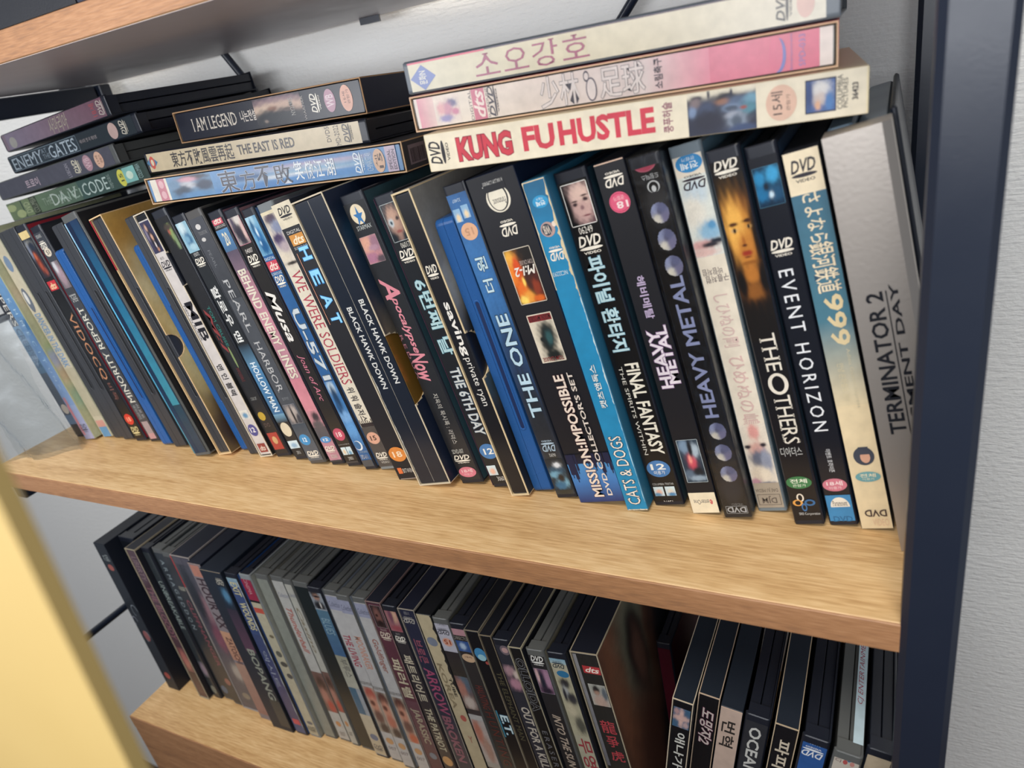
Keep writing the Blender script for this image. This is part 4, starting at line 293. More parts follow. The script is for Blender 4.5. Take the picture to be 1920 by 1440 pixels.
{'name':'dvd_case','typ':'clear','label':'empty-looking clear bottom-shelf DVD case right of the crimson block case','x':-543.51,'y':48,'z':-302.5,'th':1.8,'t':14.8,'h':194,'base':'80847c','side':'8c8c84','shell':'greyclear','group':'DVD cases standing in the row on the bottom shelf','el':[]},
{'name':'dvd_case','typ':'keep','label':'white bottom-shelf DVD case with red outlined italic title and couple photo','x':-526.59,'y':49.6,'z':-302.5,'th':2.1,'t':14.6,'h':194,'base':'a8a8a4','side':'8c9094','shell':'greyclear','group':'DVD cases standing in the row on the bottom shelf','el':[('T',171.7,176.3,0.15,0.95,'6c7084','h','Collection',''),('T',109.1,160.2,0.25,0.7,'a06058','d','Thunderball','bi'),('I',37.6,87.0,0.0,1.0,'6c5450',[(0.5,0.3,0.4,0.2,'3c2c2c'),(0.4,0.6,0.3,0.2,'a07064'),(0.6,0.85,0.3,0.15,'a8443c')],0.9),('E',19.1,26.0,0.3,0.7,'b08058'),('T',6.5,12.1,0.3,0.7,'78706c','h','007','')]},
{'name':'dvd_case','typ':'keep','label':'white bottom-shelf DVD case with pale brown title beside a dark green case','x':-511.49,'y':48.7,'z':-302.5,'th':2.1,'t':9.6,'h':194,'base':'a4a49c','side':'8c9094','shell':'greyclear','group':'DVD cases standing in the row on the bottom shelf','el':[('T',175.5,180.0,0.15,0.95,'6c7084','h','Collection',''),('T',113.6,164.1,0.25,0.7,'7c7464','d','Casino','bi'),('I',43.1,91.9,0.0,1.0,'6c5450',[(0.5,0.3,0.4,0.2,'3c2c2c'),(0.4,0.6,0.3,0.2,'a07064'),(0.6,0.85,0.3,0.15,'a8443c')],0.9),('E',24.8,31.7,0.3,0.7,'b08058'),('T',12.4,18.0,0.3,0.7,'78706c','h','007','')]},
{'name':'dvd_case','typ':'clear','label':'dark green-black bottom-shelf DVD case with clear outer film, left of sunglasses man','x':-500.41,'y':49,'z':-302.5,'th':2.3,'t':17,'h':194,'base':'182226','side':'141c22','group':'DVD cases standing in the row on the bottom shelf','el':[]},
{'name':'dvd_case','typ':'keep','label':'blue bottom-shelf DVD case with man in sunglasses at the top','x':-482.04,'y':46.7,'z':-302.5,'th':2.5,'t':14.8,'h':194,'base':'8c949c','side':'8c949c','shell':'dark','group':'DVD cases standing in the row on the bottom shelf','el':[('I',172.0,192.8,0.0,1.0,'8c949c',[(0.4,0.2,0.35,0.22,'262a30'),(0.5,0.42,0.25,0.16,'9c7868'),(0.5,0.38,0.28,0.05,'1c1c24'),(0.5,0.85,0.45,0.25,'1c1e24'),(0.6,0.8,0.06,0.15,'c0bcb8')],0.6),('G',121.4,170.8,0.0,1.0,'4c6c80','3c5c80'),('T',144.8,161.9,0.2,0.8,'7c98a4','d','BLUES',''),('G',84.9,121.4,0.0,1.0,'8c8c7c','a4a498'),('T',97.2,118.4,0.3,0.8,'4c4c50','d','부루스',''),('R',53.1,84.9,0.1,0.6,'3c6078'),('G',3.6,53.1,0.0,1.0,'b0a894','b0a48c'),('E',21.3,29.4,0.2,0.8,'5c6880'),('D',7.7,15.9,0.15,0.85,'5c5c5c','h', None)]},
{'name':'dvd_case','typ':'keep','label':'white bottom-shelf DVD case with boxed crimson title and red-shirted man','x':-465.36,'y':47.5,'z':-302.5,'th':2.7,'t':14.2,'h':194,'base':'a8a8a8','side':'9ca8b8','shell':'greyclear','group':'DVD cases standing in the row on the bottom shelf','el':[('R',173.9,188.0,0.0,1.0,'8c90a4'),('T',177.2,182.6,0.15,0.95,'54586c','h','Collection',''),('T',113.4,148.2,0.2,0.75,'943c4c','d','THE LIVING','b'),('T',92.9,96.5,0.1,0.95,'54504c','h','ROGER MOORE',''),('I',36.5,90.4,0.0,1.0,'a0988c',[(0.5,0.15,0.45,0.16,'a04c44'),(0.5,0.4,0.35,0.2,'bc8470'),(0.4,0.35,0.2,0.06,'5c3430'),(0.5,0.65,0.4,0.15,'5c3c3c'),(0.6,0.9,0.4,0.12,'382c30')],0.8),('E',21.9,29.9,0.25,0.8,'b08860'),('T',14.6,18.6,0.2,0.8,'70686c','h','007','')]},
{'name':'dvd_case','typ':'keep','label':'white bottom-shelf DVD case with tall peach letters and tuxedo man','x':-449.88,'y':45.4,'z':-302.5,'th':2.9,'t':13.6,'h':194,'base':'a8a8a8','side':'9ca8b8','shell':'greyclear','group':'DVD cases standing in the row on the bottom shelf','el':[('R',175.5,189.4,0.0,1.0,'8c90a4'),('T',178.7,184.1,0.15,0.95,'54586c','h','Collection',''),('T',116.4,151.9,0.2,0.75,'b08474','d','MOONRAKER','b'),('T',93.8,97.4,0.1,0.95,'54504c','h','ROGER MOORE',''),('I',38.1,91.4,0.0,1.0,'a0988c',[(0.5,0.15,0.45,0.16,'4c2c2c'),(0.5,0.4,0.35,0.2,'bc8470'),(0.4,0.35,0.2,0.06,'5c3430'),(0.5,0.65,0.4,0.15,'a86454'),(0.6,0.9,0.4,0.12,'382c30')],0.8),('E',23.7,31.6,0.25,0.8,'b08860'),('T',16.4,20.4,0.2,0.8,'70686c','h','007','')]},
{'name':'dvd_case','typ':'keep','label':'white bottom-shelf DVD case with brown outlined title and smiling man close-up','x':-434.31,'y':46.7,'z':-302.5,'th':3.1,'t':14.0,'h':194,'base':'a8a8a8','side':'9ca8b8','shell':'greyclear','group':'DVD cases standing in the row on the bottom shelf','el':[('R',174.2,188.1,0.0,1.0,'8c90a4'),('T',177.5,182.8,0.15,0.95,'54586c','h','Collection',''),('T',116.2,152.5,0.2,0.75,'8c6058','d','Goldfinger','b'),('T',91.4,95.0,0.1,0.95,'54504c','h','ROGER MOORE',''),('I',36.1,89.0,0.0,1.0,'a0988c',[(0.5,0.15,0.45,0.16,'4c2c2c'),(0.5,0.4,0.35,0.2,'bc8470'),(0.4,0.35,0.2,0.06,'5c3430'),(0.5,0.65,0.4,0.15,'5c3c3c'),(0.6,0.9,0.4,0.12,'b05840')],0.8),('E',21.8,29.6,0.25,0.8,'b08860'),('T',14.5,18.5,0.2,0.8,'70686c','h','007','')]},
{'name':'dvd_case','typ':'sleeve','label':'maroon bottom-shelf DVD case with bearded man portrait and large Korean title','x':-418.69,'y':45.6,'z':-302.5,'th':3.4,'t':14.6,'h':194,'base':'54303c','side':'1a1e2a','edge':'8c7470','wall':0.5,'group':'DVD cases standing in the row on the bottom shelf','el':[('I',168.3,190.4,0.15,0.85,'2c2428',[(0.5,0.5,0.3,0.4,'74504a'),(0.4,0.45,0.12,0.06,'2c1c1c'),(0.5,0.8,0.3,0.15,'241a1c')],0.6),('F',168.3,190.4,0.15,0.85,'9c9090',0.25),('T',165.1,167.2,0.3,0.7,'a09490','h','0610',''),('D',155.4,164.0,0.15,0.85,'c8bcac','h', None),('T',94.1,137.2,0.15,0.8,'b8b098','d','패러렐','b'),('G',13.1,91.1,0.0,1.0,'5c3c48','4c2c38'),('T',42.1,82.2,0.2,0.8,'98907c','d','JARASSIC','b'),('E',23.5,31.3,0.3,0.8,'6c7480')]},
{'name':'dvd_case','typ':'keep','label':'dark bottom-shelf DVD case with sepia desert picture, white logo and cream Korean title','x':-402.34,'y':45.5,'z':-302.5,'th':3.8,'t':13.9,'h':194,'base':'2c2a30','side':'5c3444','group':'DVD cases standing in the row on the bottom shelf','el':[('I',169.1,190.9,0.1,0.9,'8c5c64',[(0.6,0.3,0.35,0.3,'c09c84'),(0.4,0.3,0.2,0.4,'6c4454'),(0.6,0.85,0.5,0.12,'8c4850')],0.6),('T',165.4,167.5,0.3,0.6,'8c8888','h','0670',''),('D',157.4,164.3,0.15,0.85,'dcd8cc','h', None),('T',95.8,145.5,0.15,0.8,'b8b09c','d','패트리어트','b'),('T',40.1,88.8,0.25,0.75,'b4ac94','d','THE PATRIOT','b'),('E',22.4,33.8,0.15,0.85,'b88c5c')]},
{'name':'dvd_case','typ':'sleeve','label':'navy bottom-shelf DVD sleeve with outlined pink letters reading downward','x':-385.99,'y':45.8,'z':-302.5,'th':4.2,'t':15.2,'h':194,'base':'24283c','side':'161a2c','edge':'9c9488','wall':0.5,'group':'DVD cases standing in the row on the bottom shelf','el':[('T',188.3,191.3,0.3,0.6,'8c8c8c','h','0511',''),('D',180.1,186.3,0.1,0.8,'a8a49c','f', None),('T',140.5,164.5,0.2,0.7,'8c4c5c','d','브로큰','b'),('T',87.0,135.1,0.2,0.8,'9c4868','d','ARROW','','5c3c50'),('T',32.6,84.1,0.2,0.7,'7c4c5c','d','BROKEN','','8c5c68')]},
{'name':'dvd_case','typ':'box','label':'torn cream paper bottom-shelf case with ragged black edge','x':-367.44,'y':45,'z':-302.5,'th':4.6,'t':13.2,'h':194,'base':'aca084','side':'12141a','worn':'aca084','group':'DVD cases standing in the row on the bottom shelf','el':[('S',116.4,195.1,'12141a','r',3.2,40,31),('E',163.6,172.4,0.1,0.8,'6c7484'),('T',99.6,146.3,0.15,0.5,'7c7058','d','KOREA','b'),('T',113.6,132.9,0.6,0.8,'1c1c1c','d','TUBE','b'),('E',87.0,93.9,0.4,0.8,'a05048'),('T',63.6,70.7,0.4,0.7,'985c50','h','Y','')]},
{'name':'dvd_case','typ':'keep','label':'pale lilac-topped bottom-shelf DVD case with inverted orange fifteen and face below','x':-352.83,'y':44.6,'z':-302.5,'th':4.9,'t':14.2,'h':194,'base':'3c3436','side':'5c5c54','shell':'greyclear','group':'DVD cases standing in the row on the bottom shelf','el':[('R',162.8,193.9,0.0,1.0,'a8a8b4'),('T',187.5,190.0,0.3,0.8,'5c5c68','f','19641',''),('D',179.0,185.0,0.1,0.85,'34343c','f', None),('E',167.9,176.0,0.2,0.8,'c09484'),('T',169.9,174.5,0.3,0.7,'8c3c20','f','15','b'),('G',137.7,162.8,0.0,1.0,'2c282c','34302c'),('I',105.0,138.7,0.0,1.0,'5c4844',[(0.6,0.2,0.4,0.3,'4c6070'),(0.3,0.4,0.3,0.3,'9c6c60'),(0.5,0.8,0.4,0.2,'b0a49c')],0.8),('T',100.5,105.0,0.1,0.9,'3c3c40','h','WILLIAMS',''),('G',41.1,99.4,0.0,1.0,'a4a4a4','98948c'),('I',47.1,93.8,0.0,1.0,'a49c98',[(0.3,0.3,0.3,0.3,'a86c5c'),(0.6,0.7,0.3,0.3,'9c7c70')],1)]},
{'name':'dvd_case','typ':'keep','label':'dark bottom-shelf DVD case with dusty pink top square and cream speech badge','x':-336.82,'y':43.6,'z':-302.5,'th':5.2,'t':14.2,'h':194,'base':'2c2a2c','side':'20242c','group':'DVD cases standing in the row on the bottom shelf','el':[('R',183.0,194.7,0.0,1.0,'a88088'),('T',179.0,182.0,0.05,0.95,'8c8880','h','DIRECTOR',''),('I',168.0,178.0,0.0,1.0,'2c4c84',[(0.4,0.5,0.2,0.3,'9cb0c8')],0.6),('E',157.9,166.0,0.1,0.9,'b89c80'),('T',161.9,164.0,0.3,0.7,'4c3430','h','18세',''),('T',111.4,135.5,0.25,0.7,'6c3430','d','HAUNTING','s'),('T',51.8,108.7,0.25,0.75,'5c2c28','d','HUNTING','w')]},
{'name':'dvd_case','typ':'sleeve','label':'black bottom-shelf sleeve with blue moon disc and ice-white initials','x':-320.87,'y':40.5,'z':-302.5,'th':5.6,'t':12,'h':194,'base':'101218','side':'12151e','edge':'807868','wall':0.5,'group':'DVD cases standing in the row on the bottom shelf','el':[('E',166.1,178.0,0.15,0.95,'3f80ac'),('E',166.1,172.1,0.3,0.85,'8cb8c4'),('E',163.1,166.1,0.7,0.95,'984844'),('T',92.6,113.3,0.3,0.85,'c8dce0','d','E.T.','b','2c6884'),('R',89.9,117.1,0.08,0.2,'3c8098')]},
{'name':'dvd_case','typ':'sleeve','label':'narrow black bottom-shelf sleeve with dim gold serif lettering','x':-307.12,'y':39.3,'z':-302.5,'th':6,'t':10,'h':194,'base':'15161a','side':'12151e','edge':'7c705c','wall':0.5,'group':'DVD cases standing in the row on the bottom shelf','el':[('T',93.2,160.0,0.3,0.7,'54503c','d','THE ELEPHANT MAN','s')]},
{'name':'dvd_case','typ':'keep','label':'dark bottom-shelf DVD case with small dancer medallion and pale embracing figures','x':-296.05,'y':38.9,'z':-302.5,'th':6.2,'t':13.8,'h':194,'base':'2c2e38','side':'20222c','group':'DVD cases standing in the row on the bottom shelf','el':[('E',180.4,188.9,0.3,0.85,'6c6068'),('E',182.3,187.0,0.4,0.75,'b09090'),('I',146.1,171.7,0.0,1.0,'34343e',[(0.4,0.25,0.35,0.2,'a08088'),(0.6,0.5,0.2,0.15,'2c2c34'),(0.55,0.7,0.4,0.2,'a87c8c'),(0.8,0.35,0.2,0.15,'c0b0a8')],0.7),('T',70.8,131.9,0.25,0.75,'bcb4a8','d','OUT FOR A KILL','b')]},
{'name':'dvd_case','typ':'sleeve','label':'black bottom-shelf sleeve with outlined squared grey letters','x':-281.51,'y':35.3,'z':-302.5,'th':6.3,'t':10.2,'h':194,'base':'17181a','side':'1c1e26','edge':'a09880','wall':0.6,'group':'DVD cases standing in the row on the bottom shelf','el':[('T',135.7,183.9,0.2,0.85,'1a1a1c','d','OLLOIDA','b','84868a'),('T',80.6,116.8,0.3,0.7,'6c6c70','d','ERASER','w')]},
{'name':'dvd_case','typ':'keep','label':'black bottom-shelf DVD case with clear top, white logo and purple silhouette picture','x':-271.0,'y':36.8,'z':-302.5,'th':5.8,'t':13.6,'h':194,'base':'26262a','side':'7c7868','shell':'greyclear','group':'DVD cases standing in the row on the bottom shelf','el':[('D',180.5,188.8,0.15,0.85,'dcdcd8','h', None),('I',155.6,177.6,0.12,0.9,'7c5c74',[(0.4,0.5,0.25,0.45,'1e2434'),(0.8,0.4,0.2,0.4,'a07c94'),(0.15,0.3,0.1,0.3,'c8a8a8'),(0.5,0.9,0.4,0.15,'2c2434')],0.5),('F',155.6,177.6,0.12,0.9,'9c90a0',0.2),('T',83.9,135.9,0.3,0.75,'b0a090','d','INTO THE SUN','bi')]},
{'name':'dvd_case','typ':'keep','label':'sky-blue topped bottom-shelf DVD case with black ink figure and red letters','x':-256.26,'y':38.4,'z':-302.5,'th':5.9,'t':13.6,'h':194,'base':'a8a490','side':'101218','group':'DVD cases standing in the row on the bottom shelf','el':[('G',184.5,195.0,0.0,1.0,'7ca0b4','9cb0b4'),('D',180.8,186.8,0.15,0.8,'24303c','f', None),('E',172.9,178.9,0.25,0.9,'2f6c94'),('I',119.1,172.9,0.0,1.0,'a8a48c',[(0.5,0.1,0.3,0.08,'2c2c30'),(0.4,0.25,0.2,0.1,'9ca0a0'),(0.7,0.35,0.3,0.1,'34343a'),(0.3,0.3,0.1,0.12,'2c2c34'),(0.7,0.8,0.3,0.15,'54544c'),(0.4,0.55,0.3,0.1,'b4ac94')],0.6),('T',87.9,116.6,0.15,0.9,'943c44','d','무영','b')]},
{'name':'dvd_case','typ':'sleeve','label':'thick black bottom-shelf sleeve with red square patch, boxer photo and red brush characters','x':-240.45,'y':43,'z':-302.5,'th':6.2,'t':19.5,'h':194,'base':'2a2a2a','side':'5c4038','outer':'151926','art':'face','edge':'a89c84','wall':0.8,'group':'DVD cases standing in the row on the bottom shelf','el':[('R',176.1,182.5,0.3,0.95,'b03c40'),('T',177.0,181.6,0.38,0.88,'ecdcd0','h','dts','bi'),('I',147.8,166.8,0.3,0.95,'a8a8a0',[(0.4,0.25,0.2,0.2,'242428'),(0.4,0.4,0.15,0.1,'9c7c6c'),(0.5,0.8,0.4,0.3,'b0988c'),(0.85,0.4,0.15,0.3,'5c646c')],0.5),('T',122.2,134.1,0.3,0.85,'b0444c','h','龍','b'),('T',109.1,120.2,0.35,0.8,'b0444c','h','爭','b'),('T',95.6,106.0,0.35,0.85,'b0444c','h','虎','b'),('G',89.4,195.2,0.02,0.2,'8c8c90','6c6c74')]},
{'name':'dvd_case','typ':'sleeve','label':'black sleeve with blue starfish emblem, leftmost of the right-leaning group','x':-218.61,'y':26,'z':-300.68,'th':-8.6,'t':12.2,'h':194,'base':'101218','group':'DVD cases leaning right beside the post on the bottom shelf','side':'17202c','edge':'c8b8a0','wall':0.5,'el':[('I',170.1,187.3,0.05,0.95,'3c5c78',[(0.5,0.5,0.14,0.5,'c8a8a0'),(0.5,0.5,0.5,0.14,'c4a49c'),(0.2,0.2,0.15,0.15,'a88888'),(0.8,0.8,0.15,0.15,'b09898')],0.5),('T',132.6,165.7,0.3,0.8,'c8c8c0','d','애나가','b')]},
{'name':'dvd_case','typ':'sleeve','label':'black sleeve with pink-shadowed slanting white Korean title, second of right-leaning group','x':-205.21,'y':34,'z':-300.68,'th':-8.6,'t':12.2,'h':194,'base':'111218','group':'DVD cases leaning right beside the post on the bottom shelf','side':'17202c','edge':'c0a890','wall':0.5,'el':[('T',150.9,182.6,0.2,0.85,'c8c0b8','d','도망자2','bi','8c4c6c')]},
{'name':'dvd_case','typ':'box','label':'cream-pink card case with black brush title, third of right-leaning group','x':-191.61,'y':29,'z':-300.68,'th':-8.6,'t':12.2,'h':194,'base':'b8a294','group':'DVD cases leaning right beside the post on the bottom shelf','side':'17202c','edge':'d8b8a0','wall':0.5,'el':[('T',160.8,183.2,0.15,0.8,'2a2624','d','번혁','b')]},
{'name':'dvd_case','typ':'keep','label':'dark grey DVD case with tall white ocean capitals, among right-leaning group','x':-178.01,'y':28,'z':-300.47,'th':-8.6,'t':13.6,'h':194,'base':'2c2e34','group':'DVD cases leaning right beside the post on the bottom shelf','side':'17202c','edge':'34363c','wall':0.5,'el':[('T',133.5,184.5,0.25,0.75,'c0c0bc','d', "OCEAN'S", 'b')]},
{'name':'dvd_case','typ':'sleeve','label':'black sleeve with cream worn edge and tall cream Korean title, fifth of right-leaning group','x':-162.21,'y':26,'z':-300.65,'th':-8.6,'t':12.4,'h':194,'base':'121318','group':'DVD cases leaning right beside the post on the bottom shelf','side':'17202c','edge':'b8a488','wall':0.5,'el':[('T',143.9,182.0,0.2,0.8,'c8bca8','d','파피롱','b')]},
{'name':'dvd_case','typ':'keep','label':'royal blue DVD case with inverted white disc logo, among right-leaning group','x':-148.01,'y':23,'z':-300.41,'th':-8.6,'t':14.0,'h':194,'base':'2c5490','group':'DVD cases leaning right beside the post on the bottom shelf','side':'17202c','edge':'3c6cac','wall':0.5,'el':[('T',188.6,190.3,0.3,0.7,'a8bcd0','f','31186',''),('D',178.7,186.8,0.1,0.85,'d8dce0','f', None)]},
{'name':'dvd_case','typ':'clear','label':'clear DVD case with white paper strip and three coloured dots, among right-leaning group','x':-132.41,'y':18.5,'z':-300.44,'th':-8.6,'t':13.8,'h':194,'base':'b8b0a4','group':'DVD cases leaning right beside the post on the bottom shelf','topstrip':'CJ ENTERTAINMENT','side':'9aa4a4','edge':'b8b0a4','wall':0.5,'el':[('E',188.2,191.7,0.5,0.65,'3c6c98'),('E',185.6,189.1,0.38,0.54,'a85050'),('E',185.6,189.1,0.62,0.78,'b88078'),('T',186.0,188.6,0.12,0.32,'6c4c54','h','CJ','')]},
{'name':'dvd_case','typ':'keep','label':'dark DVD case with cream label, pressed against the black post on the bottom shelf','x':-117.21,'y':25,'z':-300.56,'th':-8.6,'t':13.0,'h':194,'base':'b8a890','group':'DVD cases leaning right beside the post on the bottom shelf','side':'17202c','edge':'b8a890','wall':0.5,'el':[]},
{'name':'dvd_case','typ':'keep','label':'dark maroon DVD case set back in the gap before the right-leaning group','x':-222.07,'y':105,'z':-302.5,'th':1.5,'t':11,'h':150,'base':'4a1422','side':'4a1422','group':'DVD cases standing in the row on the bottom shelf','el':[]}
]
# ---- case parts
SHELL={'smoke':('5f5c55',.35,0,1),'dark':('1a1e29',.36,0,1),'grey':('6d747b',.4,0,1),'beige':('4c4a48',.4,0,1),'clear':('9aa0a2',.2,.35,1),'clear_shell':('8d9aa2',.2,.35,1),'greyclear':('6f7170',.22,.35,1),'8d9aa2':('8d9aa2',.25,.3,1),'blue':('3469ae',.25,.3,1)}
def shellmat(k):
    h,r,t,a=SHELL.get(k,SHELL['dark'])
    return plastic(h,r,.05,0,t)
def rrect(x0,x1,y0,y1,rf,n=4):
    P=[]
    for i in range(n+1): a=math.pi+i/n*math.pi/2; P.append((x0+rf+rf*math.cos(a),y0+rf+rf*math.sin(a)))
    for i in range(n+1): a=1.5*math.pi+i/n*math.pi/2; P.append((x1-rf+rf*math.cos(a),y0+rf+rf*math.sin(a)))
    P+=[(x1,y1),(x0,y1)]; return P
def keep_shell(root,t,h,D,y0,x0,z0,mat,tm=None):
    # wrap-around cover: rounded spine edge, open towards the back; tray halves sit recessed inside
    th=1.1; o=rrect(x0,x0+t,y0,y0+D,2.0); b=rrect(x0+th,x0+t-th,y0+th,y0+D,1.2)
    def ring(g): 
        oo=[(min(max(x,x0+g),x0+t-g),max(y,y0+g)) for x,y in o]; return oo+list(reversed(b))
    m=MB(); m.loft([ring(.45),ring(0),ring(0),ring(.45)],[z0,z0+.5,z0+h-.5,z0+h])
    m.out('cover',mat,root)
    m=MB(); mid=x0+t/2
    g=.25
    m.box((x0+th+.05,y0+th+.1,z0+1.4),(mid-g,y0+D-.4,z0+h-1.4),c=.3); m.box((mid+g,y0+th+.1,z0+2.0),(x0+t-th-.05,y0+D-.4,z0+h-2.0),c=.3)
    m.box((x0+th+.05,y0+th,z0+h-1.5),(x0+t-th-.05,y0+9,z0+h-.3),c=.2)
    m.out('tray',tm or mat,root)
def fore_shell(root,t,h,D,y0,x0,z0,mat,blu=False):
    # disc case shown by its opening edge: two lid plates, recessed rim and a long finger slot with painted shade
    r=3.2 if blu else 1.6
    def plate(xa,xb):
        o=[]
        for cy,cz,a0 in ((y0+D-1,z0+1,1.5),(y0+D-1,z0+h-1,0),(y0+r,z0+h-r,.5),(y0+r,z0+r,1)):
            rr=1 if cy>y0+D/2 else r
            for i in range(5): a=(a0+i/8)*math.pi; o.append((cy+rr*math.cos(a),cz+rr*math.sin(a)))
        return o
    o=plate(0,0); i_=[(y+(.35 if y<y0+D/2 else 0),z+(.35 if z<z0+h/2 else -.35)) for y,z in o]
    m=MB(); m.loft([i_,o,o],[x0,x0+.5,x0+t*.44],ax=0); m.out('back_lid',mat,root)
    m=MB(); m.loft([o,o,i_],[x0+t*.46,x0+t-.5,x0+t],ax=0)
    # slot rim
    out=m.out('front_lid',mat,root)
    wc=z0+h*.49; L=h*.235; hw=t*.13; xc=x0+t*.68
    def stad(rx,l,n=10):
        P=[]
        for i in range(n+1): a=math.pi*i/n; P.append((xc+rx*math.cos(a),wc+l-rx+rx*math.sin(a)))
        for i in range(n+1): a=math.pi+math.pi*i/n; P.append((xc+rx*math.cos(a),wc-l+rx+rx*math.sin(a)))
        return P
    a,b,c=stad(hw+.7,L+.7),stad(hw,L),stad(hw*.7,L-.5); n=len(a); V=[(x,y0-.25,z) for x,z in a]+[(x,y0-.55,z) for x,z in b]+[(x,y0-.1,z) for x,z in c]
    F=[(k*n+i,k*n+(i+1)%n,(k+1)*n+(i+1)%n,(k+1)*n+i) for k in (0,1) for i in range(n)]
    mesh('finger_slot_rim',V,F,mat,root,smooth=True)
    mesh('finger_slot_shade',[(x,y0-.12,z) for x,z in b],[tuple(range(n))],plastic('0a2450' if blu else '08090c',.5,0),root)  # flat dark face, shade of the slot recess put into the colour
ART={'spr':('6f7072',[(.15,.05,.3,.2,'8c8c8a'),(.2,.3,.25,.1,'a8aaa8'),(.12,.45,.12,.12,'1c2026'),(.3,.5,.2,.1,'30383e'),(.1,.62,.15,.05,'5c7480'),(.3,.85,.6,.25,'14161a')]),
 'bhd':('16223a',[(.1,.2,.1,.1,'24506e'),(.06,.4,.06,.12,'8c7c60'),(.3,.3,.4,.2,'1c3048')]),
 'mib':('1c1e20',[(.18,.2,.08,.06,'8c9c5c'),(.24,.27,.05,.05,'a87c5c')]),
 'gold':('c9a860',[(.2,.1,.3,.12,'b88a40'),(.1,.25,.1,.1,'8c6428'),(.4,.3,.4,.2,'e4d4a0'),(.3,.65,.3,.2,'d8cc98'),(.3,.9,.4,.2,'3c2c24')]),
 'green':('a8aa8a',[(.3,.3,.3,.1,'b8a890'),(.3,.55,.3,.05,'98b078'),(.3,.6,.4,.05,'98a0b8'),(.3,.68,.3,.05,'c4a488'),(.3,.8,.4,.06,'8ca890')]),
 'barcode':('3c2c34',[(.5,.5,.4,.4,'442f38')]),
 'face':('6c4a3a',[(.12,.3,.1,.4,'8c5c44'),(.42,.18,.2,.22,'9c9c84'),(.4,.24,.13,.2,'2c2426'),(.41,.27,.07,.12,'7c5a4c'),(.62,.35,.1,.3,'7c5440'),(.85,.4,.25,.5,'20242c'),(.3,.75,.25,.3,'5c3c30'),(.7,.85,.3,.3,'181a22')])}
def side_art(root,d,x,hole=None,y0=1.5):
    t,h=d['t'],d['h']; D=d.get('D',135)
    if d.get('art') in ART:
        b,bl=ART[d['art']]; P=Print(D,h,x+.12,axis='s'); P.k=0; P.y=x+.12
        P.image(.6,h-.6,y0/D,1,b,bl,1.5,hole=hole); 
    else:
        P=Print(D,h,x+.12,axis='s'); P.image(1.5,h-1.5,y0/D,.99,d.get('side','20242c'),[],25,hole=hole) if not hole else P.image(1,h-1,y0/D,.99,d.get('side','20242c'),[],1.5,hole=hole)
    
    if d.get('art')=='bhd': P.k+=1; P.text(177,184,.09,.45,'b88c58','h','3-DISC')
    P.out('cover_artwork',PRM,root)
CATS=0
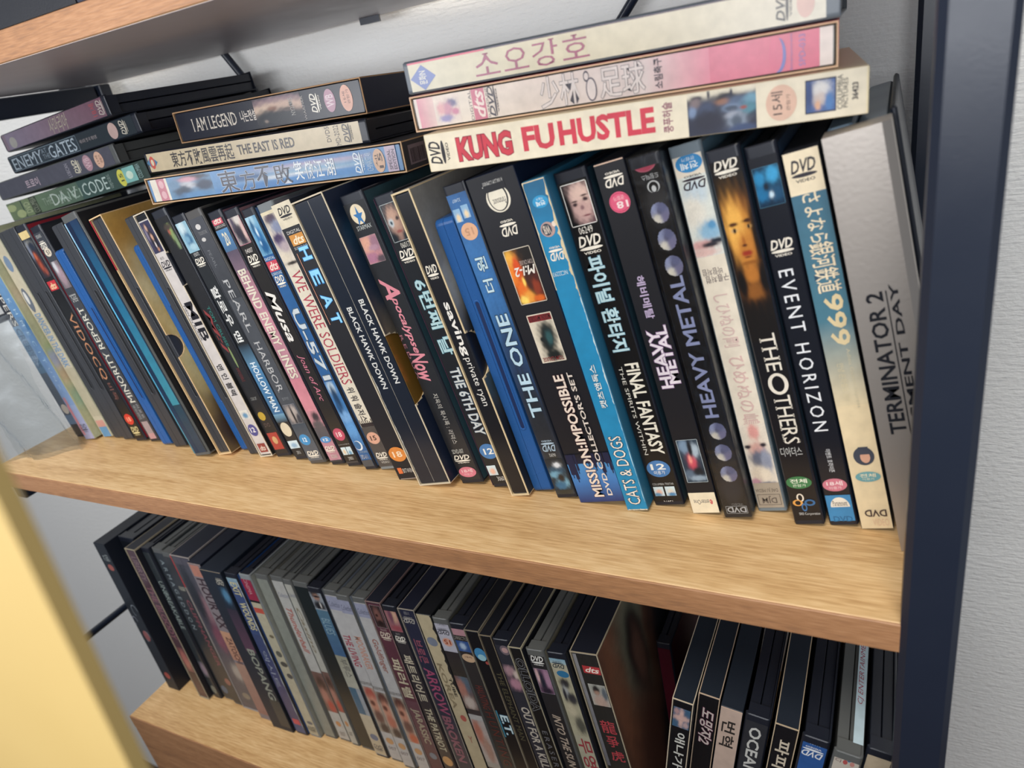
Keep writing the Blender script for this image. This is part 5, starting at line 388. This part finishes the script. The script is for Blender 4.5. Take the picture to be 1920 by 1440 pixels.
def make_case(d):
    t,h=d['t'],d['h']; D=d.get('D',135); typ=d['typ']
    root=empty(d['name'])
    if 'mat4' in d:
        m=d['mat4']; M=Matrix(((m[3],m[4],m[5],m[0]*.001),(m[6],m[7],m[8],m[1]*.001),(m[9],m[10],m[11],m[2]*.001),(0,0,0,1)))
        root.matrix_world=M
    else:
        root.location=(d['x']*.001,d['y']*.001,d['z']*.001+.00005); root.rotation_euler=(0,-math.radians(d['th']),0)
    tag(root,d['label'],'DVD case',d.get('group'))
    el=d['el']; base=d['base']
    if typ=='fore':
        fore_shell(root,t,h,D,0,0,0,shellmat('blue') if d.get('shell')=='blue' else plastic(base,.42,.12),blu=d.get('shell')=='blue')
    elif typ in('keep','clear'):
        sm=shellmat(d.get('shell','greyclear' if typ=='clear' else 'dark'))
        keep_shell(root,t,h,D,0,0,0,sm,shellmat('dark') if d.get('shell')!='greyclear' and typ=='keep' else sm)
        g=1.0/t; P=Print(t,h,-.08,(g,1-g),(2.6,h-5.0))
        P.quad(0,h,0,1,base); P.run(el); P.out('spine_insert',PRG,root)
        side_art(root,d,t)
    elif typ=='box':
        if d.get('mat')=='steel':
            m=MB(); m.loft([[(0,0),(t-3.2,0),(t,2.6),(t,16),(0,16)]]*2,[0,h]); m.out('metal_spine',STEEL,root)
            m=MB(); m.box((.4,16.2,1.5),(t*.45,D,h+.6),c=1.2); m.box((t*.48,16.2,1.5),(t-.8,D,h-.4),c=1.2); m.out('inner_case',plastic('566878',.35,.1),root)
            m=MB(); m.box((t-.6,20,.5),(t+1.9,D+4,h+2),c=.9); m.out('outer_lid',plastic('151b28',.35,.1),root)
            P=Print(t,h,-.08,(.01,.99)); P.run(el); P.out('title_lettering',PRG,root)
        else:
            em=plastic(d.get('edge',d.get('worn','c8b89c')),.7,.1)
            m=MB(); m.box((0,0,0),(t,D,h),c=.35); m.out('card_shell',plastic(d.get('side','181c24'),.5,.06),root)
            P=Print(t,h,-.06,(.25/t,1-.25/t),(.3,h-.3)); P.quad(0,h,0,1,base)
            if d.get('edge') or d.get('worn'): P.k+=1; w=.28/t; c=d.get('edge') or d.get('worn'); P.quad(h-.9,h-.3,0,1,c); P.quad(0,.7,.1,1,c)
            P.run(el); P.out('spine_print',PRM,root)
            if d.get('art'): side_art(root,d,t)
    elif typ=='sleeve':
        wl=d.get('wall',.7); em=plastic(d.get('edge','d8c8a8'),.75,.15); om=plastic(d.get('outer',d.get('side','181c24')),.5,.06)
        nt_=d.get('notch')
        m=MB()
        def plate_x(xa,xb,notch=None):
            if notch:
                c,r=notch; n=18; P=[(0,0)]+[(r*math.sin(math.pi*i/n),c-r*math.cos(math.pi*i/n)) for i in range(n+1)]+[(0,h),(D,h),(D,0)]
            else: P=[(0,0),(0,h),(D,h),(D,0)]
            m.loft([P,P],[xa,xb],ax=0)
        plate_x(0,wl); plate_x(t-wl,t,nt_)
        m.box((wl,0,h-wl),(t-wl,D,h)); m.box((wl,0,0),(t-wl,D,wl)); m.box((wl,D-1,wl),(t-wl,D,h-wl))
        m.out('card_sleeve',em,root)
        m=MB(); m.box((wl,.6,h-.02),(t-wl,D,h+.08)); m.box((-.1,.6,0),(-.02,D,h)); m.out('sleeve_outer_print',om,root)
        if d.get('redtop'): m=MB(); m.box((-.05,-.06,h-38),(wl,.5,h-1)); m.out('red_edge',plastic('b8303c',.6),root)
        side_art(root,d,t,hole=(0,nt_[0],nt_[1]) if nt_ else None,y0=.4)
        if d.get('art')=='barcode':
            P=Print(D,h,0,axis='f')
            V=[];F=[];C=[]
            def qd(a0,a1,b0,b1,dd,c):
                n=len(V); V.extend([(b0,a0,h+dd),(b1,a0,h+dd),(b1,a1,h+dd),(b0,a1,h+dd)]); F.append((n,n+1,n+2,n+3)); C.extend([lin(c)]*4)
            qd(6,26,3,t-3,.12,'8c7c84')
            x=8
            while x<24: wdt=random.choice((.3,.5,.8)); qd(x,x+wdt,5,t-4,.16,'2a1e26'); x+=wdt+random.choice((.4,.7))
            mesh('barcode_label',V,F,PRM,root,cols=np.array(C))
        if nt_ and d.get('art')=='bhd':
            m=MB(); n=24; m.loft([[(.4+23*math.sin(math.pi*i/n),nt_[0]-23*math.cos(math.pi*i/n)) for i in range(n+1)]]*2,[t-wl+.15,t-wl+.4],ax=0); m.out('gold_disc',plastic('a8803c',.3,0,.7),root)
        it,ih=t-2*wl-.2,h-2*wl-.4
        if d.get('inner')=='fore': fore_shell(root,it,ih,D-3,1.2,wl+.1,wl+.1,plastic(base,.42,.12))
        else:
            im=shellmat(d.get('shell','dark')); keep_shell(root,it,ih,D-3,.6,wl+.1,wl+.1,im)
            g=(wl+.7)/t; P=Print(t,h,.5,(g,1-g),(wl+1.2,h-wl-1.2)); P.quad(0,h,0,1,base)
            if d.get('split'): P.k+=1; P.quad(0,h,.495,.503,d.get('worn','08090c'))
            P.run(el); P.out('spine_insert',PRG,root)
    if d.get('topstrip'):
        V=[(t*.62,8,h+.12),(t*.97,8,h+.12),(t*.97,110,h+.12),(t*.62,110,h+.12)]; F=[(0,1,2,3)]; C=[lin('b8ccd4')]*4
        G,GF=glyphs(d['topstrip'],'i'); a_,b_=G.min(0),G.max(0); n=len(V)
        V+=[(t*.92-(q[1]-a_[1])/(b_[1]-a_[1])*t*.24,34+(q[0]-a_[0])/(b_[0]-a_[0])*52,h+.16) for q in G]; F+=[tuple(i+n for i in f) for f in GF]; C+=[lin('9c4458')]*len(G)
        mesh('paper_strip',V,F,PRM,root,cols=np.array(C))
    if d.get('left'): m=MB(); m.box((-.12,.5,1),(0,D,h-1)); m.out('back_artwork',plastic(d['left'],.4),root)
    if d.get('wrap'):
        nx,nz=10,60; V=[];F=[]
        for j in range(nz+1):
            for i in range(nx+1):
                x=-.1+(t+.3)*i/nx; z=.2+(h+.6)*j/nz; V.append((x,-.7-.12*rng.rand()*(1 if j%3 else .2),z))
        for j in range(nz):
            for i in range(nx): n=j*(nx+1)+i; F.append((n,n+1,n+nx+2,n+nx+1))
        n0=len(V); V+=[(t+.15,-.4,.2),(t+.2,D,.2),(t+.2,D,h+.8),(t+.2,-.4,h+.8),(-.1,-.4,h+.8),(-.1,D,h+.8)]; F+=[(n0,n0+1,n0+2,n0+3),(n0+3,n0+2,n0+5,n0+4)]
        mesh('shrink_wrap',V,F,FILM,root,smooth=False)
    return root
def filmmat(name,alpha,rough,tint='ffffff',scale=60,strength=.5):
    m,nt,b=newmat(name); out=nt.nodes['Material Output']; tr=nt.nodes.new('ShaderNodeBsdfTransparent'); tr.inputs[0].default_value=(*lin(tint),1)
    gl=nt.nodes.new('ShaderNodeBsdfGlossy'); gl.inputs['Roughness'].default_value=rough; gl.inputs[0].default_value=(.9,.95,1,1)
    mx=nt.nodes.new('ShaderNodeMixShader'); nt.links.new(tr.outputs[0],mx.inputs[1]); nt.links.new(gl.outputs[0],mx.inputs[2])
    ly=nt.nodes.new('ShaderNodeLayerWeight'); ly.inputs[0].default_value=.25
    mr=nt.nodes.new('ShaderNodeMapRange'); mr.inputs[3].default_value=1-alpha; mr.inputs[4].default_value=.7
    nt.links.new(ly.outputs['Fresnel'],mr.inputs[0]); nt.links.new(mr.outputs[0],mx.inputs[0])
    tc=nt.nodes.new('ShaderNodeTexCoord'); n=nt.nodes.new('ShaderNodeTexNoise'); n.inputs['Scale'].default_value=scale; n.inputs['Distortion'].default_value=1.5
    nt.links.new(tc.outputs['Object'],n.inputs['Vector']); bp=nt.nodes.new('ShaderNodeBump'); bp.inputs['Strength'].default_value=strength; bp.inputs['Distance'].default_value=.004
    nt.links.new(n.outputs['Fac'],bp.inputs['Height']); nt.links.new(bp.outputs['Normal'],gl.inputs['Normal'])
    nt.links.new(mx.outputs[0],out.inputs[0]); return m
FILM=filmmat('shrink_film',.975,.25,'f4f4f4',60,.25); BAG=filmmat('clear_bag',.985,.3,'f2f4f4',22,.3)
STEEL,_nt,_b=newmat('brushed_steel'); _b.inputs['Base Color'].default_value=(*lin('b0a8a0'),1); _b.inputs['Metallic'].default_value=.75; _b.inputs['Roughness'].default_value=.42
_n=_nt.nodes.new('ShaderNodeTexNoise'); _n.inputs['Scale'].default_value=500; _t=_nt.nodes.new('ShaderNodeTexCoord'); _nt.links.new(_t.outputs['Object'],_n.inputs['Vector'])
_p=_nt.nodes.new('ShaderNodeBump'); _p.inputs['Strength'].default_value=.15; _p.inputs['Distance'].default_value=.0004; _nt.links.new(_n.outputs['Fac'],_p.inputs['Height']); _nt.links.new(_p.outputs['Normal'],_b.inputs['Normal'])
# ---- setting: wall, floor
def woodmat(name,c1,c2,c3,sc=1.0):
    m,nt,b=newmat(name); tc=nt.nodes.new('ShaderNodeTexCoord'); mp=nt.nodes.new('ShaderNodeMapping'); mp.inputs['Scale'].default_value=(3*sc,45*sc,45*sc); nt.links.new(tc.outputs['Object'],mp.inputs[0])
    n=nt.nodes.new('ShaderNodeTexNoise'); n.inputs['Scale'].default_value=1.4; n.inputs['Detail'].default_value=6; n.inputs['Distortion'].default_value=.7; nt.links.new(mp.outputs[0],n.inputs['Vector'])
    mp2=nt.nodes.new('ShaderNodeMapping'); mp2.inputs['Scale'].default_value=(60*sc,820*sc,820*sc); nt.links.new(tc.outputs['Object'],mp2.inputs[0])
    n2=nt.nodes.new('ShaderNodeTexNoise'); n2.inputs['Scale'].default_value=1; n2.inputs['Detail'].default_value=3; nt.links.new(mp2.outputs[0],n2.inputs['Vector'])
    ad=nt.nodes.new('ShaderNodeMix'); ad.data_type='FLOAT'; ad.inputs[0].default_value=.55; nt.links.new(n.outputs['Fac'],ad.inputs[2]); nt.links.new(n2.outputs['Fac'],ad.inputs[3])
    cr=nt.nodes.new('ShaderNodeValToRGB'); e=cr.color_ramp.elements; e[0].position=.38; e[0].color=(*lin(c1),1); e[1].position=.62; e[1].color=(*lin(c3),1); x=e.new(.5); x.color=(*lin(c2),1)
    nt.links.new(ad.outputs[0],cr.inputs[0]); nt.links.new(cr.outputs[0],b.inputs['Base Color']); b.inputs['Roughness'].default_value=.42
    bp=nt.nodes.new('ShaderNodeBump'); bp.inputs['Strength'].default_value=.25; bp.inputs['Distance'].default_value=.0005; nt.links.new(n2.outputs['Fac'],bp.inputs['Height']); nt.links.new(bp.outputs['Normal'],b.inputs['Normal'])
    return m
WOOD=woodmat('oak_laminate','be9563','d5ae7a','e4c18f'); BAND=woodmat('oak_edge_band','926a4c','a67853','b48660',1.6)
m,nt,b=newmat('embossed_wallpaper'); WALLP=m; b.inputs['Roughness'].default_value=.75; b.inputs['Base Color'].default_value=(*lin('f4f4f1'),1)
tc=nt.nodes.new('ShaderNodeTexCoord'); mp=nt.nodes.new('ShaderNodeMapping'); mp.inputs['Scale'].default_value=(90,90,520); nt.links.new(tc.outputs['Object'],mp.inputs[0])
n=nt.nodes.new('ShaderNodeTexNoise'); n.inputs['Scale'].default_value=1; n.inputs['Detail'].default_value=3; n.inputs['Distortion'].default_value=.4; nt.links.new(mp.outputs[0],n.inputs['Vector'])
n2=nt.nodes.new('ShaderNodeTexNoise'); n2.inputs['Scale'].default_value=260; n2.inputs['Detail'].default_value=3; nt.links.new(tc.outputs['Object'],n2.inputs['Vector'])
ma=nt.nodes.new('ShaderNodeMath'); ma.operation='ADD'; nt.links.new(n.outputs['Fac'],ma.inputs[0]); nt.links.new(n2.outputs['Fac'],ma.inputs[1])
bp=nt.nodes.new('ShaderNodeBump'); bp.inputs['Strength'].default_value=.55; bp.inputs['Distance'].default_value=.0016; nt.links.new(ma.outputs[0],bp.inputs['Height']); nt.links.new(bp.outputs['Normal'],b.inputs['Normal'])
WY=258
mb=MB(); mb.box((-1900,WY,-1000),(900,WY+60,1500)); o=mb.out('wall_back',WALLP); tag(o,kind='structure')
mb=MB(); mb.box((-1900,-1600,-1040),(900,WY,-1000)); o=mb.out('floor',woodmat('floor_boards','4a3a2c','54422f','5e4a36')); tag(o,kind='structure')
# ---- shelf unit
NAVY=plastic('1d2433',.3,.05)
su=empty('shelf_unit',(-77,0,-1000)); tag(su,'black metal shelf unit with light oak boards holding the disc cases','shelf unit')
def child(o): o.location=tuple(-v for v in su.location); return o
D_=240
def board(z0,z1,x0=-770,x1=-62,under=False):
    mb=MB(); mb.box((x0,1.2,z0),(x1,D_,z1),c=.4); o=child(mb.out('shelf_board',WOOD,su))
    mb=MB(); mb.box((x0,0,z0+.1),(x1,1.3,z1-.1),c=.3); mb.out('edge_band',BAND,o)
board(-15.5,0); board(-318,-302.5); board(285,299.3,-752)
mb=MB(); mb.box((-751,2,284.8),(-63,D_-.5,285.05)); child(mb.out('board_underside',plastic('cfc4c4',.33,.03),su))
mb=MB(); mb.box((-770,.5,-420),(-62,14,-318.2)); child(mb.out('front_panel',BAND,su))
board(-610,-594)
def post(x,y,z0=-1000,z1=700): mb=MB(); mb.box((x,y,z0),(x+20.6,y+18,z1),c=2.6); child(mb.out('post',NAVY,su))
post(-77.6,-2.5); post(-79,D_-14); post(-800,-62); post(-812,D_-14); mb=MB(); mb.box((-790,D_-12,266),(-753,D_,284.8),c=.8); child(mb.out('corner_bracket',NAVY,su))
for z in (284.9,-15.6,-318.1):
    for x in (-772 if z<200 else -757,-76): mb=MB(); mb.box((x-(14 if x<-100 else 0),15,z-(17 if z>200 else 25)),(x+(0 if x<-100 else 14),D_-14,z-.1),c=.8); child(mb.out('side_rail',NAVY,su))
def rod(a,b_,r=3.2,name='brace_rod'):
    A,B=Vector(a),Vector(b_); d=(B-A).normalized(); u=d.cross(Vector((0,0,1) if abs(d.y)>.9 else (0,1,0))).normalized(); v=d.cross(u); n=12; V=[];F=[]
    for P in (A,B):
        for i in range(n): c=P+u*r*math.cos(2*math.pi*i/n)+v*r*math.sin(2*math.pi*i/n); V.append(tuple(c))
    F=[(i,(i+1)%n,n+(i+1)%n,n+i) for i in range(n)]+[tuple(range(n)),tuple(range(2*n-1,n-1,-1))]
    child(mesh(name,V,F,NAVY,su,smooth=True))
Y_=D_+6
rod((-780,Y_,560),(-340,Y_,-120)); rod((-80,Y_,430),(-500,Y_,-20))
rod((-786,-50,-204),(-780,D_-8,-204),3.6,'side_strut'); rod((-786,-50,112),(-780,D_-8,112),3.6,'side_strut')
mb=MB(); mb.loft([[(-445,D_-7),(-427,D_-7),(-430,D_-1),(-442,D_-1)]]*2,[280.5,285]); child(mb.out('shelf_clip',NAVY,su))
# dark boxes on the top board
for nm,lab,x0,x1,hh,c,y1 in (('storage_box','black box with two tiny white characters on the top board',-640,-437,190,'15171e',150),('storage_box','navy box on the top board behind the black box edge',-435.5,-395,170,'1c2236',160)):
    r=empty(nm,(x0,2,299.4)); tag(r,lab,'box'); mb=MB(); mb.box((0,0,0),(x1-x0,y1,hh),c=.6); mb.out('box_body',plastic(c,.45,.1),r)
    mb=MB(); mb.box((-.6,-.6,hh*.8),(x1-x0+.6,y1+.6,hh+1),c=.4); mb.out('lid',plastic(c,.42,.1),r)
    if x1==-437:
        P=Print(x1-x0,hh,-.1); P.run([('T',24,29,.755,.78,'d8d8d8','h','리',''),('T',12,17,.77,.795,'d8d8d8','h','아','')]); P.out('lettering',PRM,r)
for d in CASES: make_case(d)
# ---- clear plastic bag standing at the left end of the row
V=[];F=[]; nx,nz=26,30; rb=random.Random(5)
for j in range(nz+1):
    for i in range(nx+1):
        u,v=i/nx,j/nz; V.append((-765+u*62-10*v,12+u*30+5*math.sin(u*9+v*4)+rb.uniform(-.8,.8),.5+v*125+2*math.sin(u*7)*v))
for j in range(nz):
    for i in range(nx): n=j*(nx+1)+i; F.append((n,n+1,n+nx+2,n+nx+1))
n0=len(V)
for j in range(nz+1):
    for i in range(nx+1):
        u,v=i/nx,j/nz; V.append((-767+u*58-8*v,20+u*30+4*math.sin(u*8+v*5+1)+rb.uniform(-.8,.8),.5+v*120))
for j in range(nz):
    for i in range(nx): n=n0+j*(nx+1)+i; F.append((n,n+1,n+nx+2,n+nx+1))
o=mesh('plastic_bag',V,F,BAG,None,smooth=True); tag(o,'crinkled clear plastic bag standing at the left end of the middle shelf','bag')
# ---- blurred yellow board close to the camera
mb=MB(); 
def yb(x,z,y): return (x,y,z)
P0=[(-208,135),(-194,203),(-187.5,236),(-320,236),(-320,-1000),(-440,-1000)]
# right edge runs from (-187.5,236) down to the floor
e0,e1=Vector((-192.4,204)),Vector((-201,137.7)); k=(e1-e0)/(e0.y-e1.y); bot=e0+k*(204+1000)
mb.loft([[(e0.x-k.x*37,240),(e0.x-k.x*37-170,240),(bot.x-170,-1000),(bot.x,-1000)]]*2,[-219,-216],ax=1)
o=mb.out('foam_board',plastic('a58c54',.6,.1)); tag(o,'pale yellow board standing close at the lower left, out of focus','board')
